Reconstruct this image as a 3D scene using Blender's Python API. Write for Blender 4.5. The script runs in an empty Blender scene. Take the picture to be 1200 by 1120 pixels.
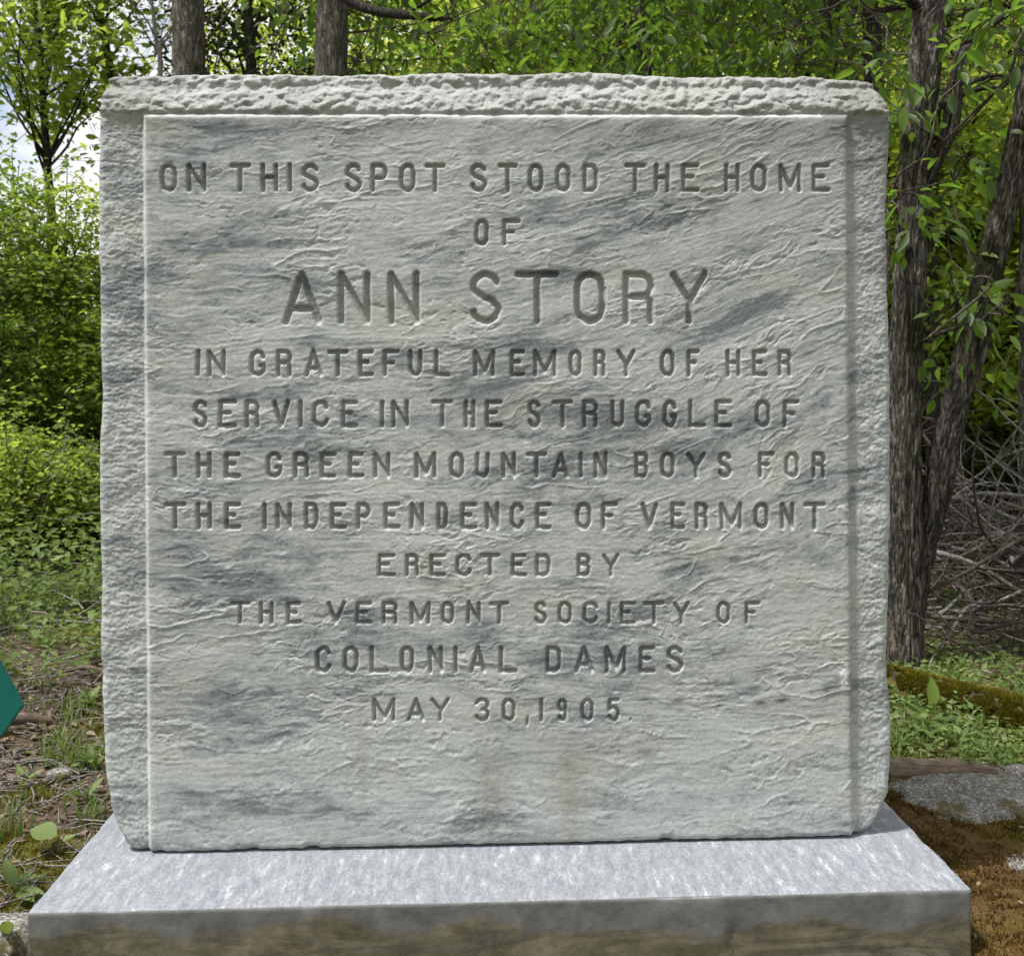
import bpy, math, random
import numpy as np
from mathutils import Vector, Matrix, Quaternion

R = math.radians
rng = np.random.default_rng(7)
random.seed(7)
C = bpy.context.scene.collection
sc = bpy.context.scene

# ------------------------------------------------------------------ camera
PLZ = 0.120                       # height of the plinth top above the ground datum
SLZ = PLZ + 0.0075                 # bottom of the slab
F = 1178.0                        # focal length in photo pixels (photo 1200 x 1120)
CAM = np.array([-0.0351, -1.5408, 0.7024 + SLZ])
YAW, ROLL, HY = -0.0332, 0.0078, 449.4
cam_d = bpy.data.cameras.new('camera')
cam = bpy.data.objects.new('camera', cam_d); C.objects.link(cam); sc.camera = cam
cam_d.sensor_fit = 'HORIZONTAL'; cam_d.sensor_width = 36
cam_d.lens = F / 1200 * 36
cam_d.shift_y = -(560 - HY) / 1200
cam_d.clip_start = 0.05; cam_d.clip_end = 600
cam.matrix_world = (Matrix.Translation(Vector(CAM)) @ Matrix.Rotation(YAW, 4, 'Z')
                    @ Matrix.Rotation(R(90), 4, 'X') @ Matrix.Rotation(-ROLL, 4, 'Z'))
cam_d.dof.use_dof = True; cam_d.dof.focus_distance = 1.56; cam_d.dof.aperture_fstop = 14

# ------------------------------------------------------------------ sky, sun, exposure
SUN_TO = Vector((-0.36, -0.18, 0.90)).normalized()      # direction from the scene to the sun
elev = math.asin(SUN_TO.z); azim = math.atan2(SUN_TO.x, SUN_TO.y)
world = bpy.data.worlds.new('World'); sc.world = world; world.use_nodes = True
nt = world.node_tree; N = nt.nodes; L = nt.links; N.clear()
w_out = N.new('ShaderNodeOutputWorld'); w_bg = N.new('ShaderNodeBackground')
sky = N.new('ShaderNodeTexSky'); sky.sky_type = 'NISHITA'; sky.sun_disc = False
sky.sun_elevation = elev; sky.sun_rotation = azim
tc = N.new('ShaderNodeTexCoord'); mp = N.new('ShaderNodeMapping'); mp.inputs['Scale'].default_value = (1.0, 1.0, 2.2)
cl = N.new('ShaderNodeTexNoise'); cl.inputs['Scale'].default_value = 2.6; cl.inputs['Detail'].default_value = 7; cl.inputs['Roughness'].default_value = 0.58
rp = N.new('ShaderNodeValToRGB'); rp.color_ramp.elements[0].position = 0.36; rp.color_ramp.elements[1].position = 0.52
mx = N.new('ShaderNodeMix'); mx.data_type = 'RGBA'
mx.inputs['B'].default_value = (8.3, 8.3, 8.2, 1)
L.new(tc.outputs['Generated'], mp.inputs['Vector']); L.new(mp.outputs[0], cl.inputs['Vector']); L.new(cl.outputs['Fac'], rp.inputs[0])
L.new(rp.outputs[0], mx.inputs['Factor']); L.new(sky.outputs[0], mx.inputs['A']); L.new(mx.outputs['Result'], w_bg.inputs['Color'])
w_bg.inputs['Strength'].default_value = 0.115
L.new(w_bg.outputs[0], w_out.inputs['Surface'])
sun_d = bpy.data.lights.new('sun', 'SUN'); sun_d.energy = 4.3; sun_d.angle = R(5); sun_d.color = (1.0, 0.98, 0.95)
sun = bpy.data.objects.new('sun', sun_d); C.objects.link(sun)
sun.rotation_euler = SUN_TO.to_track_quat('Z', 'Y').to_euler()
sc.view_settings.view_transform = 'Standard'; sc.view_settings.look = 'None'
sc.view_settings.exposure = 0.35; sc.view_settings.gamma = 1; sc.view_settings.use_curve_mapping = False
sc.render.engine = 'CYCLES'
sc.cycles.use_denoising = True
sc.cycles.max_bounces = 7; sc.cycles.diffuse_bounces = 4; sc.cycles.transmission_bounces = 5; sc.cycles.glossy_bounces = 2

# ------------------------------------------------------------------ measuring helpers
cy_, sy_ = math.cos(YAW), math.sin(YAW)
cr_, sr_ = math.cos(ROLL), math.sin(ROLL)
def at(px, py, d):
    """world point seen at photo pixel (px, py) at distance d along the view axis"""
    U = (px - 600) / F; V = (HY - py) / F
    u = cr_ * U + sr_ * V; v = -sr_ * U + cr_ * V
    x, y = u * d, d
    return np.array([CAM[0] + cy_ * x - sy_ * y, CAM[1] + sy_ * x + cy_ * y, CAM[2] + v * d])
def on_plane(px, py, Y=0.0):
    a = at(px, py, 1.0) - CAM
    return CAM + a * ((Y - CAM[1]) / a[1])
def project(P):
    P = np.atleast_2d(P); D = P - CAM
    x = cy_ * D[:, 0] + sy_ * D[:, 1]; y = -sy_ * D[:, 0] + cy_ * D[:, 1]
    u = x / y; v = D[:, 2] / y
    return 600 + F * (cr_ * u - sr_ * v), HY - F * (sr_ * u + cr_ * v), y

# ------------------------------------------------------------------ noise
def _hash(ix, iy, iz, s):
    n = (ix.astype(np.int64) * 374761393 + iy.astype(np.int64) * 668265263 + iz.astype(np.int64) * 2147483647 + s * 974634777) & 0xffffffff
    n = ((n ^ (n >> 13)) * 1274126177) & 0xffffffff
    n = ((n ^ (n >> 16)) * 2246822519) & 0xffffffff
    return (n ^ (n >> 15)) & 0xffffffff
def n2(x, y, s=0):
    """gradient noise, about -1..1"""
    ix = np.floor(x); iy = np.floor(y); fx = x - ix; fy = y - iy
    ux = fx * fx * fx * (fx * (fx * 6 - 15) + 10); uy = fy * fy * fy * (fy * (fy * 6 - 15) + 10)
    z = np.zeros_like(ix)
    def g(a, b):
        h = _hash(ix + a, iy + b, z, s) * (2 * np.pi / 4294967296.0)
        return np.cos(h) * (fx - a) + np.sin(h) * (fy - b)
    a = g(0, 0); b = g(1, 0); c = g(0, 1); d = g(1, 1)
    return 1.5 * ((a + (b - a) * ux) + ((c + (d - c) * ux) - (a + (b - a) * ux)) * uy)
def f2(x, y, o=4, s=0, g=0.5):
    t = 0; a = 1.0; w = 0
    for k in range(o):
        t = t + a * n2(x * 2 ** k + 17.3 * k, y * 2 ** k - 9.1 * k, s + k); w += a; a *= g
    return t / w
def n3(x, y, z, s=0):
    ix = np.floor(x); iy = np.floor(y); iz = np.floor(z); fx = x - ix; fy = y - iy; fz = z - iz
    ux, uy, uz = [f * f * (3 - 2 * f) for f in (fx, fy, fz)]
    def h(a, b, c): return _hash(ix + a, iy + b, iz + c, s) / 2147483648.0 - 1
    def l(a, b, t): return a + (b - a) * t
    return l(l(l(h(0,0,0), h(1,0,0), ux), l(h(0,1,0), h(1,1,0), ux), uy),
             l(l(h(0,0,1), h(1,0,1), ux), l(h(0,1,1), h(1,1,1), ux), uy), uz)
def f3(x, y, z, o=4, s=0, g=0.5):
    t = 0; a = 1.0; w = 0
    for k in range(o):
        t = t + a * n3(x * 2 ** k + 5.3 * k, y * 2 ** k, z * 2 ** k - 3.1 * k, s + k); w += a; a *= g
    return t / w
def sst(a, b, x):
    t = np.clip((x - a) / (b - a), 0, 1); return t * t * (3 - 2 * t)

# ------------------------------------------------------------------ object helpers
def tag(o, label=None, cat=None, group=None, kind=None):
    if label: o['label'] = label
    if cat: o['category'] = cat
    if group: o['group'] = group
    if kind: o['kind'] = kind
    return o
def empty(name, loc=(0, 0, 0), rot=(0, 0, 0)):
    o = bpy.data.objects.new(name, None); C.objects.link(o); o.location = loc; o.rotation_euler = rot
    o.empty_display_size = 0.1
    return o
def link(name, me, parent=None):
    o = bpy.data.objects.new(name, me); C.objects.link(o)
    if parent is not None: o.parent = parent
    return o
def mesh(name, V, Fc, mat, smooth=True, rnd=None, col=None, nrm=None):
    """Fc: array (n,3) or (n,4), or list of such arrays"""
    if not isinstance(Fc, (list, tuple)): Fc = [Fc]
    Fc = [np.asarray(f, dtype=np.int32) for f in Fc if len(f)]
    me = bpy.data.meshes.new(name)
    V = np.asarray(V, dtype=np.float32)
    me.vertices.add(len(V)); me.vertices.foreach_set('co', V.ravel())
    nl = sum(f.size for f in Fc); npoly = sum(len(f) for f in Fc)
    me.loops.add(nl); me.loops.foreach_set('vertex_index', np.concatenate([f.ravel() for f in Fc]))
    me.polygons.add(npoly)
    st = []; base = 0
    for f in Fc:
        st.append(base + np.arange(len(f)) * f.shape[1]); base += f.size
    me.polygons.foreach_set('loop_start', np.concatenate(st).astype(np.int32))
    me.update(calc_edges=True)
    me.polygons.foreach_set('use_smooth', np.full(npoly, smooth))
    if rnd is not None:
        a = me.attributes.new('rnd', 'FLOAT', 'POINT'); a.data.foreach_set('value', np.asarray(rnd, dtype=np.float32))
    if col is not None:
        a = me.attributes.new('tint', 'FLOAT_COLOR', 'POINT')
        c4 = np.ones((len(V), 4), dtype=np.float32); c4[:, :3] = col; a.data.foreach_set('color', c4.ravel())
    me.validate()
    if nrm is not None: me.normals_split_custom_set_from_vertices(nrm)
    if mat is not None: me.materials.append(mat)
    return me
def grid_faces(nr, nc, wrap=False):
    i = np.arange(nr - 1)[:, None]; j = np.arange(nc if wrap else nc - 1)[None, :]
    j2 = (j + 1) % nc
    a = i * nc + j; b = i * nc + j2; c = (i + 1) * nc + j2; d = (i + 1) * nc + j
    return np.stack([a, b, c, d], -1).reshape(-1, 4)

# ------------------------------------------------------------------ materials
def new_mat(name):
    m = bpy.data.materials.new(name); m.use_nodes = True; t = m.node_tree
    b = t.nodes['Principled BSDF']; return m, t, b
def nd(t, ty, **kw):
    n = t.nodes.new(ty)
    for k, v in kw.items():
        if k in n.inputs: n.inputs[k].default_value = v
        else: setattr(n, k, v)
    return n
def noise(t, scale, detail=4, rough=0.55, vec=None, dist=0.0):
    n = nd(t, 'ShaderNodeTexNoise'); n.inputs['Scale'].default_value = scale; n.inputs['Detail'].default_value = detail
    n.inputs['Roughness'].default_value = rough; n.inputs['Distortion'].default_value = dist
    if vec is not None: t.links.new(vec, n.inputs['Vector'])
    return n.outputs['Fac']
def ramp(t, fac, stops):
    n = nd(t, 'ShaderNodeValToRGB'); e = n.color_ramp.elements
    while len(e) < len(stops): e.new(0.5)
    for k, (p, c) in enumerate(stops):
        e[k].position = p; e[k].color = (*c, 1) if len(c) == 3 else c
    t.links.new(fac, n.inputs[0]); return n.outputs[0]
def mixc(t, fac, a, b, mode='MIX'):
    n = nd(t, 'ShaderNodeMix'); n.data_type = 'RGBA'; n.blend_type = mode
    for s, v in (('Factor', fac), ('A', a), ('B', b)):
        if hasattr(v, 'is_linked') or hasattr(v, 'links'): t.links.new(v, n.inputs[s])
        elif s == 'Factor': n.inputs[s].default_value = v
        else: n.inputs[s].default_value = (*v, 1)
    return n.outputs['Result']
def objco(t, scale=(1, 1, 1), rot=(0, 0, 0)):
    c = nd(t, 'ShaderNodeTexCoord'); m = nd(t, 'ShaderNodeMapping')
    m.inputs['Scale'].default_value = scale; m.inputs['Rotation'].default_value = rot
    t.links.new(c.outputs['Object'], m.inputs['Vector']); return m.outputs[0]
def bump(t, b, h, strength=0.3, dist=0.002):
    n = nd(t, 'ShaderNodeBump'); n.inputs['Strength'].default_value = strength; n.inputs['Distance'].default_value = dist
    t.links.new(h, n.inputs['Height']); t.links.new(n.outputs[0], b.inputs['Normal']); return n
G3 = lambda v: (v, v, v)

# marble of the slab: colour painted per vertex (veins, stains), grain in the shader
def make_marble():
    m, t, b = new_mat('weathered_marble')
    at_ = nd(t, 'ShaderNodeAttribute'); at_.attribute_name = 'tint'
    co = objco(t)
    g = noise(t, 420, 3, 0.7, co)
    c = mixc(t, 1.0, at_.outputs['Color'], ramp(t, g, [(0.28, G3(0.80)), (0.72, G3(1.20))]), 'MULTIPLY')
    g2 = noise(t, 90, 4, 0.6, objco(t, (1, 1, 2.2)))
    c = mixc(t, 1.0, c, ramp(t, g2, [(0.3, G3(0.86)), (0.7, G3(1.13))]), 'MULTIPLY')
    t.links.new(c, b.inputs['Base Color'])
    b.inputs['Roughness'].default_value = 0.8
    b.inputs['Specular IOR Level'].default_value = 0.25
    bump(t, b, noise(t, 300, 4, 0.7, co), 0.4, 0.0014)
    return m
M_marble = make_marble()

def make_plinth_mat():
    m, t, b = new_mat('plinth_marble')
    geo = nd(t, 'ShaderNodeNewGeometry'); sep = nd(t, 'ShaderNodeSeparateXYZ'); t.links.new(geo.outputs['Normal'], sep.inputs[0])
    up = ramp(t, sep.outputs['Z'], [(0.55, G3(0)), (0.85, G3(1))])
    st = noise(t, 48, 6, 0.62, objco(t, (2.0, 0.55, 1), (0, 0, R(-20))))
    st2 = noise(t, 14, 4, 0.6, objco(t, (1, 1, 1)))
    top = ramp(t, st, [(0.30, (0.175, 0.19, 0.21)), (0.48, (0.235, 0.25, 0.275)), (0.60, (0.295, 0.305, 0.325)), (0.72, (0.54, 0.55, 0.565))])
    top = mixc(t, ramp(t, st2, [(0.35, G3(0)), (0.65, G3(0.45))]), top, (0.22, 0.23, 0.245))
    fg = noise(t, 230, 4, 0.7, objco(t, (1.3, .6, 1), (0, 0, R(-20))))
    top = mixc(t, 1.0, top, ramp(t, fg, [(0.3, G3(0.72)), (0.7, G3(1.28))]), 'MULTIPLY')
    band = noise(t, 3.0, 7, 0.66, objco(t, (0.9, 0.5, 6.0)), 1.1)
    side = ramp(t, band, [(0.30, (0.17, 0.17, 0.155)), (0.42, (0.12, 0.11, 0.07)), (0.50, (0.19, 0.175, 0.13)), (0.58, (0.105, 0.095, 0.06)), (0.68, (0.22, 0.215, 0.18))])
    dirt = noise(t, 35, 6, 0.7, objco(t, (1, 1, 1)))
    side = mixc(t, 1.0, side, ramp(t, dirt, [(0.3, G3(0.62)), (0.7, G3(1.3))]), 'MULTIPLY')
    co = nd(t, 'ShaderNodeTexCoord'); sz = nd(t, 'ShaderNodeSeparateXYZ'); t.links.new(co.outputs['Object'], sz.inputs[0])
    wob = nd(t, 'ShaderNodeMath'); wob.operation = 'MULTIPLY_ADD'; wob.inputs[1].default_value = 0.13; wob.inputs[2].default_value = -0.062
    t.links.new(noise(t, 5, 3, 0.5, objco(t)), wob.inputs[0])
    ad = nd(t, 'ShaderNodeMath'); ad.operation = 'ADD'; t.links.new(sz.outputs['Z'], ad.inputs[0]); t.links.new(wob.outputs[0], ad.inputs[1])
    edge = ramp(t, ad.outputs[0], [(PLZ - 0.035, G3(0)), (PLZ - 0.02, G3(1))])
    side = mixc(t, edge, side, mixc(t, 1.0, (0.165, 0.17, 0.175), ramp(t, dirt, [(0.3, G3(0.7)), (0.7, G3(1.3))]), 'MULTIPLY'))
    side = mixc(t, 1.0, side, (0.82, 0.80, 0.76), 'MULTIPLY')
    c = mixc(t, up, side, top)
    t.links.new(c, b.inputs['Base Color']); b.inputs['Roughness'].default_value = 0.7; b.inputs['Specular IOR Level'].default_value = 0.3
    bump(t, b, noise(t, 160, 5, 0.75, objco(t)), 0.35, 0.002)
    return m
M_plinth = make_plinth_mat()

def make_leaf(name, lo, hi, tr, gloss=0.12, trmix=0.5):
    m = bpy.data.materials.new(name); m.use_nodes = True; t = m.node_tree; t.nodes.clear()
    out = nd(t, 'ShaderNodeOutputMaterial')
    a = nd(t, 'ShaderNodeAttribute'); a.attribute_name = 'rnd'
    oi = nd(t, 'ShaderNodeObjectInfo')
    s = nd(t, 'ShaderNodeMath'); s.operation = 'ADD'; t.links.new(a.outputs['Fac'], s.inputs[0]); t.links.new(oi.outputs['Random'], s.inputs[1])
    fr = nd(t, 'ShaderNodeMath'); fr.operation = 'FRACT'; t.links.new(s.outputs[0], fr.inputs[0])
    col = ramp(t, fr.outputs[0], [(0.0, lo), (1.0, hi)])
    d = nd(t, 'ShaderNodeBsdfDiffuse'); t.links.new(col, d.inputs['Color'])
    tl = nd(t, 'ShaderNodeBsdfTranslucent'); tc_ = mixc(t, 0.62, col, tr); t.links.new(tc_, tl.inputs['Color'])
    m1 = nd(t, 'ShaderNodeMixShader'); m1.inputs[0].default_value = trmix
    t.links.new(d.outputs[0], m1.inputs[1]); t.links.new(tl.outputs[0], m1.inputs[2])
    gl = nd(t, 'ShaderNodeBsdfGlossy'); gl.inputs['Roughness'].default_value = 0.5; gl.inputs['Color'].default_value = (0.9, 0.95, 0.9, 1)
    m2 = nd(t, 'ShaderNodeMixShader'); m2.inputs[0].default_value = gloss * 0.2
    t.links.new(m1.outputs[0], m2.inputs[1]); t.links.new(gl.outputs[0], m2.inputs[2])
    t.links.new(m2.outputs[0], out.inputs['Surface'])
    return m
LEAF = {
 'near':  make_leaf('hickory_leaf', (0.034, 0.066, 0.012), (0.10, 0.16, 0.025), (0.30, 0.52, 0.045)),
 'light': make_leaf('spring_leaf', (0.10, 0.16, 0.022), (0.22, 0.285, 0.05), (0.62, 0.76, 0.10), 0.1, 0.6),
 'bush':  make_leaf('shrub_leaf', (0.045, 0.085, 0.015), (0.16, 0.23, 0.04), (0.38, 0.54, 0.06), 0.1),
 'far':   make_leaf('far_leaf', (0.12, 0.175, 0.022), (0.28, 0.34, 0.05), (0.72, 0.86, 0.12), 0.08, 0.6),
 'dark':  make_leaf('cedar_leaf', (0.018, 0.032, 0.012), (0.045, 0.062, 0.022), (0.05, 0.09, 0.02), 0.05, 0.25),
 'herb':  make_leaf('herb_leaf', (0.075, 0.125, 0.03), (0.18, 0.235, 0.075), (0.36, 0.46, 0.08), 0.08, 0.35),
 'grass': make_leaf('grass_blade', (0.06, 0.115, 0.02), (0.16, 0.20, 0.06), (0.25, 0.36, 0.05), 0.08, 0.35),
 'litter': make_leaf('dead_leaf', (0.065, 0.042, 0.028), (0.27, 0.20, 0.145), (0.18, 0.11, 0.06), 0.06, 0.15),
 'moss':  make_leaf('moss_tuft', (0.085, 0.080, 0.012), (0.24, 0.20, 0.025), (0.22, 0.20, 0.02), 0.02, 0.2),
 'rust':  make_leaf('rusty_moss_tuft', (0.050, 0.034, 0.012), (0.17, 0.10, 0.025), (0.16, 0.10, 0.02), 0.02, 0.2),
}
def make_bark(name, lo, hi, moss=0.35, sc_=1.0):
    m, t, b = new_mat(name)
    v = objco(t, (62 * sc_, 62 * sc_, 9 * sc_))
    n0 = noise(t, 1.0, 4, 0.6, v, 0.5)
    ab = nd(t, 'ShaderNodeMath'); ab.operation = 'SUBTRACT'; t.links.new(n0, ab.inputs[0]); ab.inputs[1].default_value = 0.5
    ab2 = nd(t, 'ShaderNodeMath'); ab2.operation = 'ABSOLUTE'; t.links.new(ab.outputs[0], ab2.inputs[0])
    ab3 = nd(t, 'ShaderNodeMath'); ab3.operation = 'MULTIPLY'; t.links.new(ab2.outputs[0], ab3.inputs[0]); ab3.inputs[1].default_value = 5.0
    n = ab3.outputs[0]
    c = ramp(t, n, [(0.04, lo), (0.20, tuple(a * .55 + b_ * .45 for a, b_ in zip(lo, hi))), (0.75, hi)])
    big = noise(t, 3.2, 5, 0.6, objco(t, (1, 1, 0.7)))
    c = mixc(t, ramp(t, big, [(0.60 - 0.12 * moss, G3(0)), (0.68 - 0.12 * moss, G3(0.85))]), c, (0.030, 0.034, 0.010))
    c = mixc(t, ramp(t, noise(t, 7, 4, 0.6, objco(t)), [(0.6, G3(0)), (0.75, G3(0.5))]), c, (0.26, 0.26, 0.24))
    t.links.new(c, b.inputs['Base Color']); b.inputs['Roughness'].default_value = 0.9; b.inputs['Specular IOR Level'].default_value = 0.15
    bump(t, b, n, 1.0, 0.008 / sc_)
    return m
M_bark = make_bark('furrowed_bark', (0.026, 0.022, 0.018), (0.22, 0.195, 0.165), 0.7)
M_bark2 = make_bark('dark_bark', (0.022, 0.019, 0.017), (0.085, 0.075, 0.062), 0.1)
M_twig = make_bark('grey_twig_bark', (0.16, 0.14, 0.125), (0.44, 0.41, 0.38), -1.5, 2)
M_twig2 = make_bark('brown_twig_bark', (0.06, 0.045, 0.036), (0.19, 0.155, 0.13), -1.0, 2)
def simple(name, cols, scale, rough=0.85, bs=0.4, bd=0.004, stretch=(1, 1, 1), detail=6):
    m, t, b = new_mat(name)
    n = noise(t, scale, detail, 0.65, objco(t, stretch))
    t.links.new(ramp(t, n, cols), b.inputs['Base Color']); b.inputs['Roughness'].default_value = rough
    b.inputs['Specular IOR Level'].default_value = 0.2
    bump(t, b, noise(t, scale * 3, 5, 0.7, objco(t, stretch)), bs, bd)
    return m
# ground: soil, moss and rock worked out from position noise
def make_ground():
    m, t, b = new_mat('forest_soil')
    a = nd(t, 'ShaderNodeAttribute'); a.attribute_name = 'tint'
    n = noise(t, 45, 6, 0.7, objco(t))
    c = mixc(t, 1.0, a.outputs['Color'], ramp(t, n, [(0.3, G3(0.55)), (0.7, G3(1.5))]), 'MULTIPLY')
    t.links.new(c, b.inputs['Base Color']); b.inputs['Roughness'].default_value = 0.95; b.inputs['Specular IOR Level'].default_value = 0.1
    bump(t, b, noise(t, 130, 5, 0.75, objco(t)), 0.7, 0.006)
    return m
M_ground = make_ground()
def make_granite():
    m, t, b = new_mat('pebbly_granite')
    v = nd(t, 'ShaderNodeTexVoronoi'); v.inputs['Scale'].default_value = 260; t.links.new(objco(t), v.inputs['Vector'])
    sep = nd(t, 'ShaderNodeSeparateColor'); t.links.new(v.outputs['Color'], sep.inputs[0])
    c = ramp(t, sep.outputs[0], [(0.0, (0.13, 0.12, 0.11)), (0.45, (0.24, 0.225, 0.205)), (0.8, (0.34, 0.32, 0.29)), (0.97, (0.55, 0.53, 0.5))])
    big = noise(t, 6, 5, 0.6, objco(t))
    c = mixc(t, 1.0, c, ramp(t, big, [(0.3, G3(0.42)), (0.7, G3(0.95))]), 'MULTIPLY')
    c = mixc(t, ramp(t, noise(t, 9, 5, 0.65, objco(t)), [(0.52, G3(0)), (0.6, G3(0.9))]), c, (0.075, 0.065, 0.02))
    t.links.new(c, b.inputs['Base Color']); b.inputs['Roughness'].default_value = 0.9; b.inputs['Specular IOR Level'].default_value = 0.2
    bump(t, b, sep.outputs[1], 0.5, 0.003)
    return m
M_granite = make_granite()
M_logmoss = simple('mossy_log_bark', [(0.36, (0.04, 0.028, 0.018)), (0.5, (0.085, 0.065, 0.022)), (0.66, (0.15, 0.12, 0.03))], 18, 0.95, 0.9, 0.012)
M_wood = simple('rotten_wood', [(0.3, (0.06, 0.04, 0.03)), (0.7, (0.22, 0.17, 0.13))], 30, 0.9, 0.6, 0.006, (1, 6, 6))
M_teal = simple('teal_painted_sheet', [(0.3, (0.010, 0.105, 0.088)), (0.7, (0.014, 0.135, 0.112))], 8, 0.42, 0.05, 0.001)
M_stake = simple('grey_steel', [(0.3, G3(0.12)), (0.7, G3(0.2))], 40, 0.5)
M_wire = simple('wire', [(0.3, G3(0.05)), (0.7, G3(0.09))], 40, 0.5)

# =================================================================== THE MONUMENT
SW, SH, ST = 1.08, 1.1138, 0.26          # panel width, panel height, slab thickness
mon = tag(empty('stone_monument', (0, 0, 0)), 'upright grey marble memorial slab carved with an inscription, standing on its wide marble plinth', 'monument')

G = {  # single-stroke block letters, box 0..1 x 0..1
 'A': [[(0, 0), (.5, 1), (1, 0)], [(.2, .27), (.8, .27)]],
 'B': [[(0, 0), (0, 1), (.62, 1), 'a', (.62, .77, .38, .23, 90, -90), (.62, .54), (0, .54)], [(.62, .54), 'a', (.62, .27, .38, .27, 90, -90), (0, 0)]],
 'C': [['a', (.5, .72, .5, .28, 10, 180), 'a', (.5, .28, .5, .28, 180, 350)]],
 'D': [[(0, 0), (0, 1), (.5, 1), 'a', (.5, .68, .5, .32, 90, 0), 'a', (.5, .32, .5, .32, 0, -90), (0, 0)]],
 'E': [[(1, 1), (0, 1), (0, 0), (1, 0)], [(0, .54), (.62, .54)]],
 'F': [[(1, 1), (0, 1), (0, 0)], [(0, .52), (.62, .52)]],
 'G': [['a', (.5, .72, .5, .28, 10, 180), 'a', (.5, .28, .5, .28, 180, 360), (1, .4), (.72, .4)]],
 'H': [[(0, 0), (0, 1)], [(1, 0), (1, 1)], [(0, .52), (1, .52)]],
 'I': [[(.5, 0), (.5, 1)]],
 'L': [[(0, 1), (0, 0), (1, 0)]],
 'M': [[(0, 0), (0, 1), (.5, .12), (1, 1), (1, 0)]],
 'N': [[(0, 0), (0, 1), (1, 0), (1, 1)]],
 'O': [['a', (.5, .70, .5, .30, 0, 180), 'a', (.5, .30, .5, .30, 180, 360), (1, .70)]],
 'P': [[(0, 0), (0, 1), (.6, 1), 'a', (.6, .74, .4, .26, 90, -90), (0, .48)]],
 'R': [[(0, 0), (0, 1), (.6, 1), 'a', (.6, .76, .4, .24, 90, -90), (0, .52)], [(.6, .52), 'a', (.7, .38, .25, .14, 90, 0), (.97, 0)]],
 'S': [['a', (.5, .76, .46, .24, 20, 180), (.06, .68), (.3, .55), (.75, .44), (.96, .3), 'a', (.5, .26, .48, .26, 0, -165)]],
 'T': [[(0, 1), (1, 1)], [(.5, 1), (.5, 0)]],
 'U': [[(0, 1), (0, .3), 'a', (.5, .3, .5, .3, 180, 360), (1, 1)]],
 'V': [[(0, 1), (.5, 0), (1, 1)]],
 'Y': [[(0, 1), (.5, .42), (1, 1)], [(.5, .42), (.5, 0)]],
 '3': [['a', (.5, .76, .46, .24, 165, -60), (.52, .53), 'a', (.5, .26, .5, .27, 80, -165)]],
 '0': [['a', (.5, .70, .5, .30, 0, 180), 'a', (.5, .30, .5, .30, 180, 360), (1, .70)]],
 '1': [[(.2, .8), (.6, 1), (.6, 0)]],
 '9': [['a', (.5, .72, .48, .28, -20, 340), (.98, .5), 'a', (.5, .27, .48, .27, 0, -150)]],
 '5': [[(.95, 1), (.15, 1), (.08, .55), 'a', (.5, .32, .48, .32, 140, -155)]],
 ',': [[(.6, .12), (.2, -.25)]],
 '.': [[(.45, .02), (.55, .02)]],
}
def strokes(ch):
    out = []
    for s in G[ch]:
        pts = []; k = 0
        while k < len(s):
            if s[k] == 'a':
                cx, cy, rx, ry, a0, a1 = s[k + 1]
                for a in np.linspace(a0, a1, 9): pts.append((cx + rx * math.cos(R(a)), cy + ry * math.sin(R(a))))
                k += 2
            else: pts.append(s[k]); k += 1
        out.append(pts)
    return out
# letters with the pixel extents measured on the photograph: (top, bottom, groove half width, text, [x0, x1, ...])
LINES = [
 (191, 226, 3.3, 'ONTHISSPOTSTOODTHEHOME', [187,208,218,242,268,295,305,327,337,343,352,375,403,425,434,455,467,488,497,523,550,572,582,608,618,638,650,670,682,702,731,758,766,786,798,821,848,868,879,900,912,940,951,974]),
 (256, 289, 3.2, 'OF', [555,574,588,611]),
 (317, 381, 4.7, 'ANNSTORY', [330,378,395,435,454,493,549,589,603,656,672,711,729,768,785,831]),
 (409, 442, 3.2, 'INGRATEFULMEMORYOFHER', [229,235,242,265,292,312,323,343,356,379,383,409,419,439,448,469,478,496,508,528,554,581,597,616,624,653,666,683,695,711,722,746,773,792,804,821,850,869,881,900,911,929]),
 (468, 502, 3.2, 'SERVICEINTHESTRUGGLEOF', [225,244,255,278,286,305,318,341,349,355,365,386,399,420,445,451,458,480,505,532,543,558,568,590,617,635,646,673,682,702,715,733,744,764,776,794,806,828,837,859,884,904,917,938]),
 (529, 561, 3.2, 'THEGREENMOUNTAINBOYSFOR', [191,218,229,249,262,283,311,331,343,363,374,395,407,427,437,458,485,512,526,545,556,575,587,606,616,642,646,668,678,684,695,713,743,761,773,792,804,828,840,859,888,909,919,938,951,969]),
 (588, 621, 3.2, 'THEINDEPENDENCEOFVERMONT', [191,219,229,249,262,283,307,313,322,343,356,374,386,407,417,435,449,470,479,498,511,526,539,560,568,586,597,615,627,647,674,694,704,725,750,772,785,804,814,831,843,871,883,902,914,932,941,969]),
 (648, 676, 2.9, 'ERECTEDBY', [442,464,474,492,503,523,533,554,562,587,598,618,627,646,675,693,705,727]),
 (704, 732, 2.9, 'THEVERMONTSOCIETYOF', [269,294,303,321,335,354,382,406,416,437,447,467,480,505,516,533,546,564,573,597,625,642,653,671,682,702,711,717,726,746,753,780,788,809,839,857,872,892]),
 (756, 789, 3.2, 'COLONIALDAMES', [369,389,401,421,433,457,468,486,501,520,531,537,549,571,584,607,639,659,672,697,708,735,748,769,780,802]),
 (817, 846, 2.9, 'MAY30,1905.', [436,464,476,499,504,528,555,575,587,605,614,622,631,638,652,666,680,697,710,728,736,741]),
]
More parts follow.
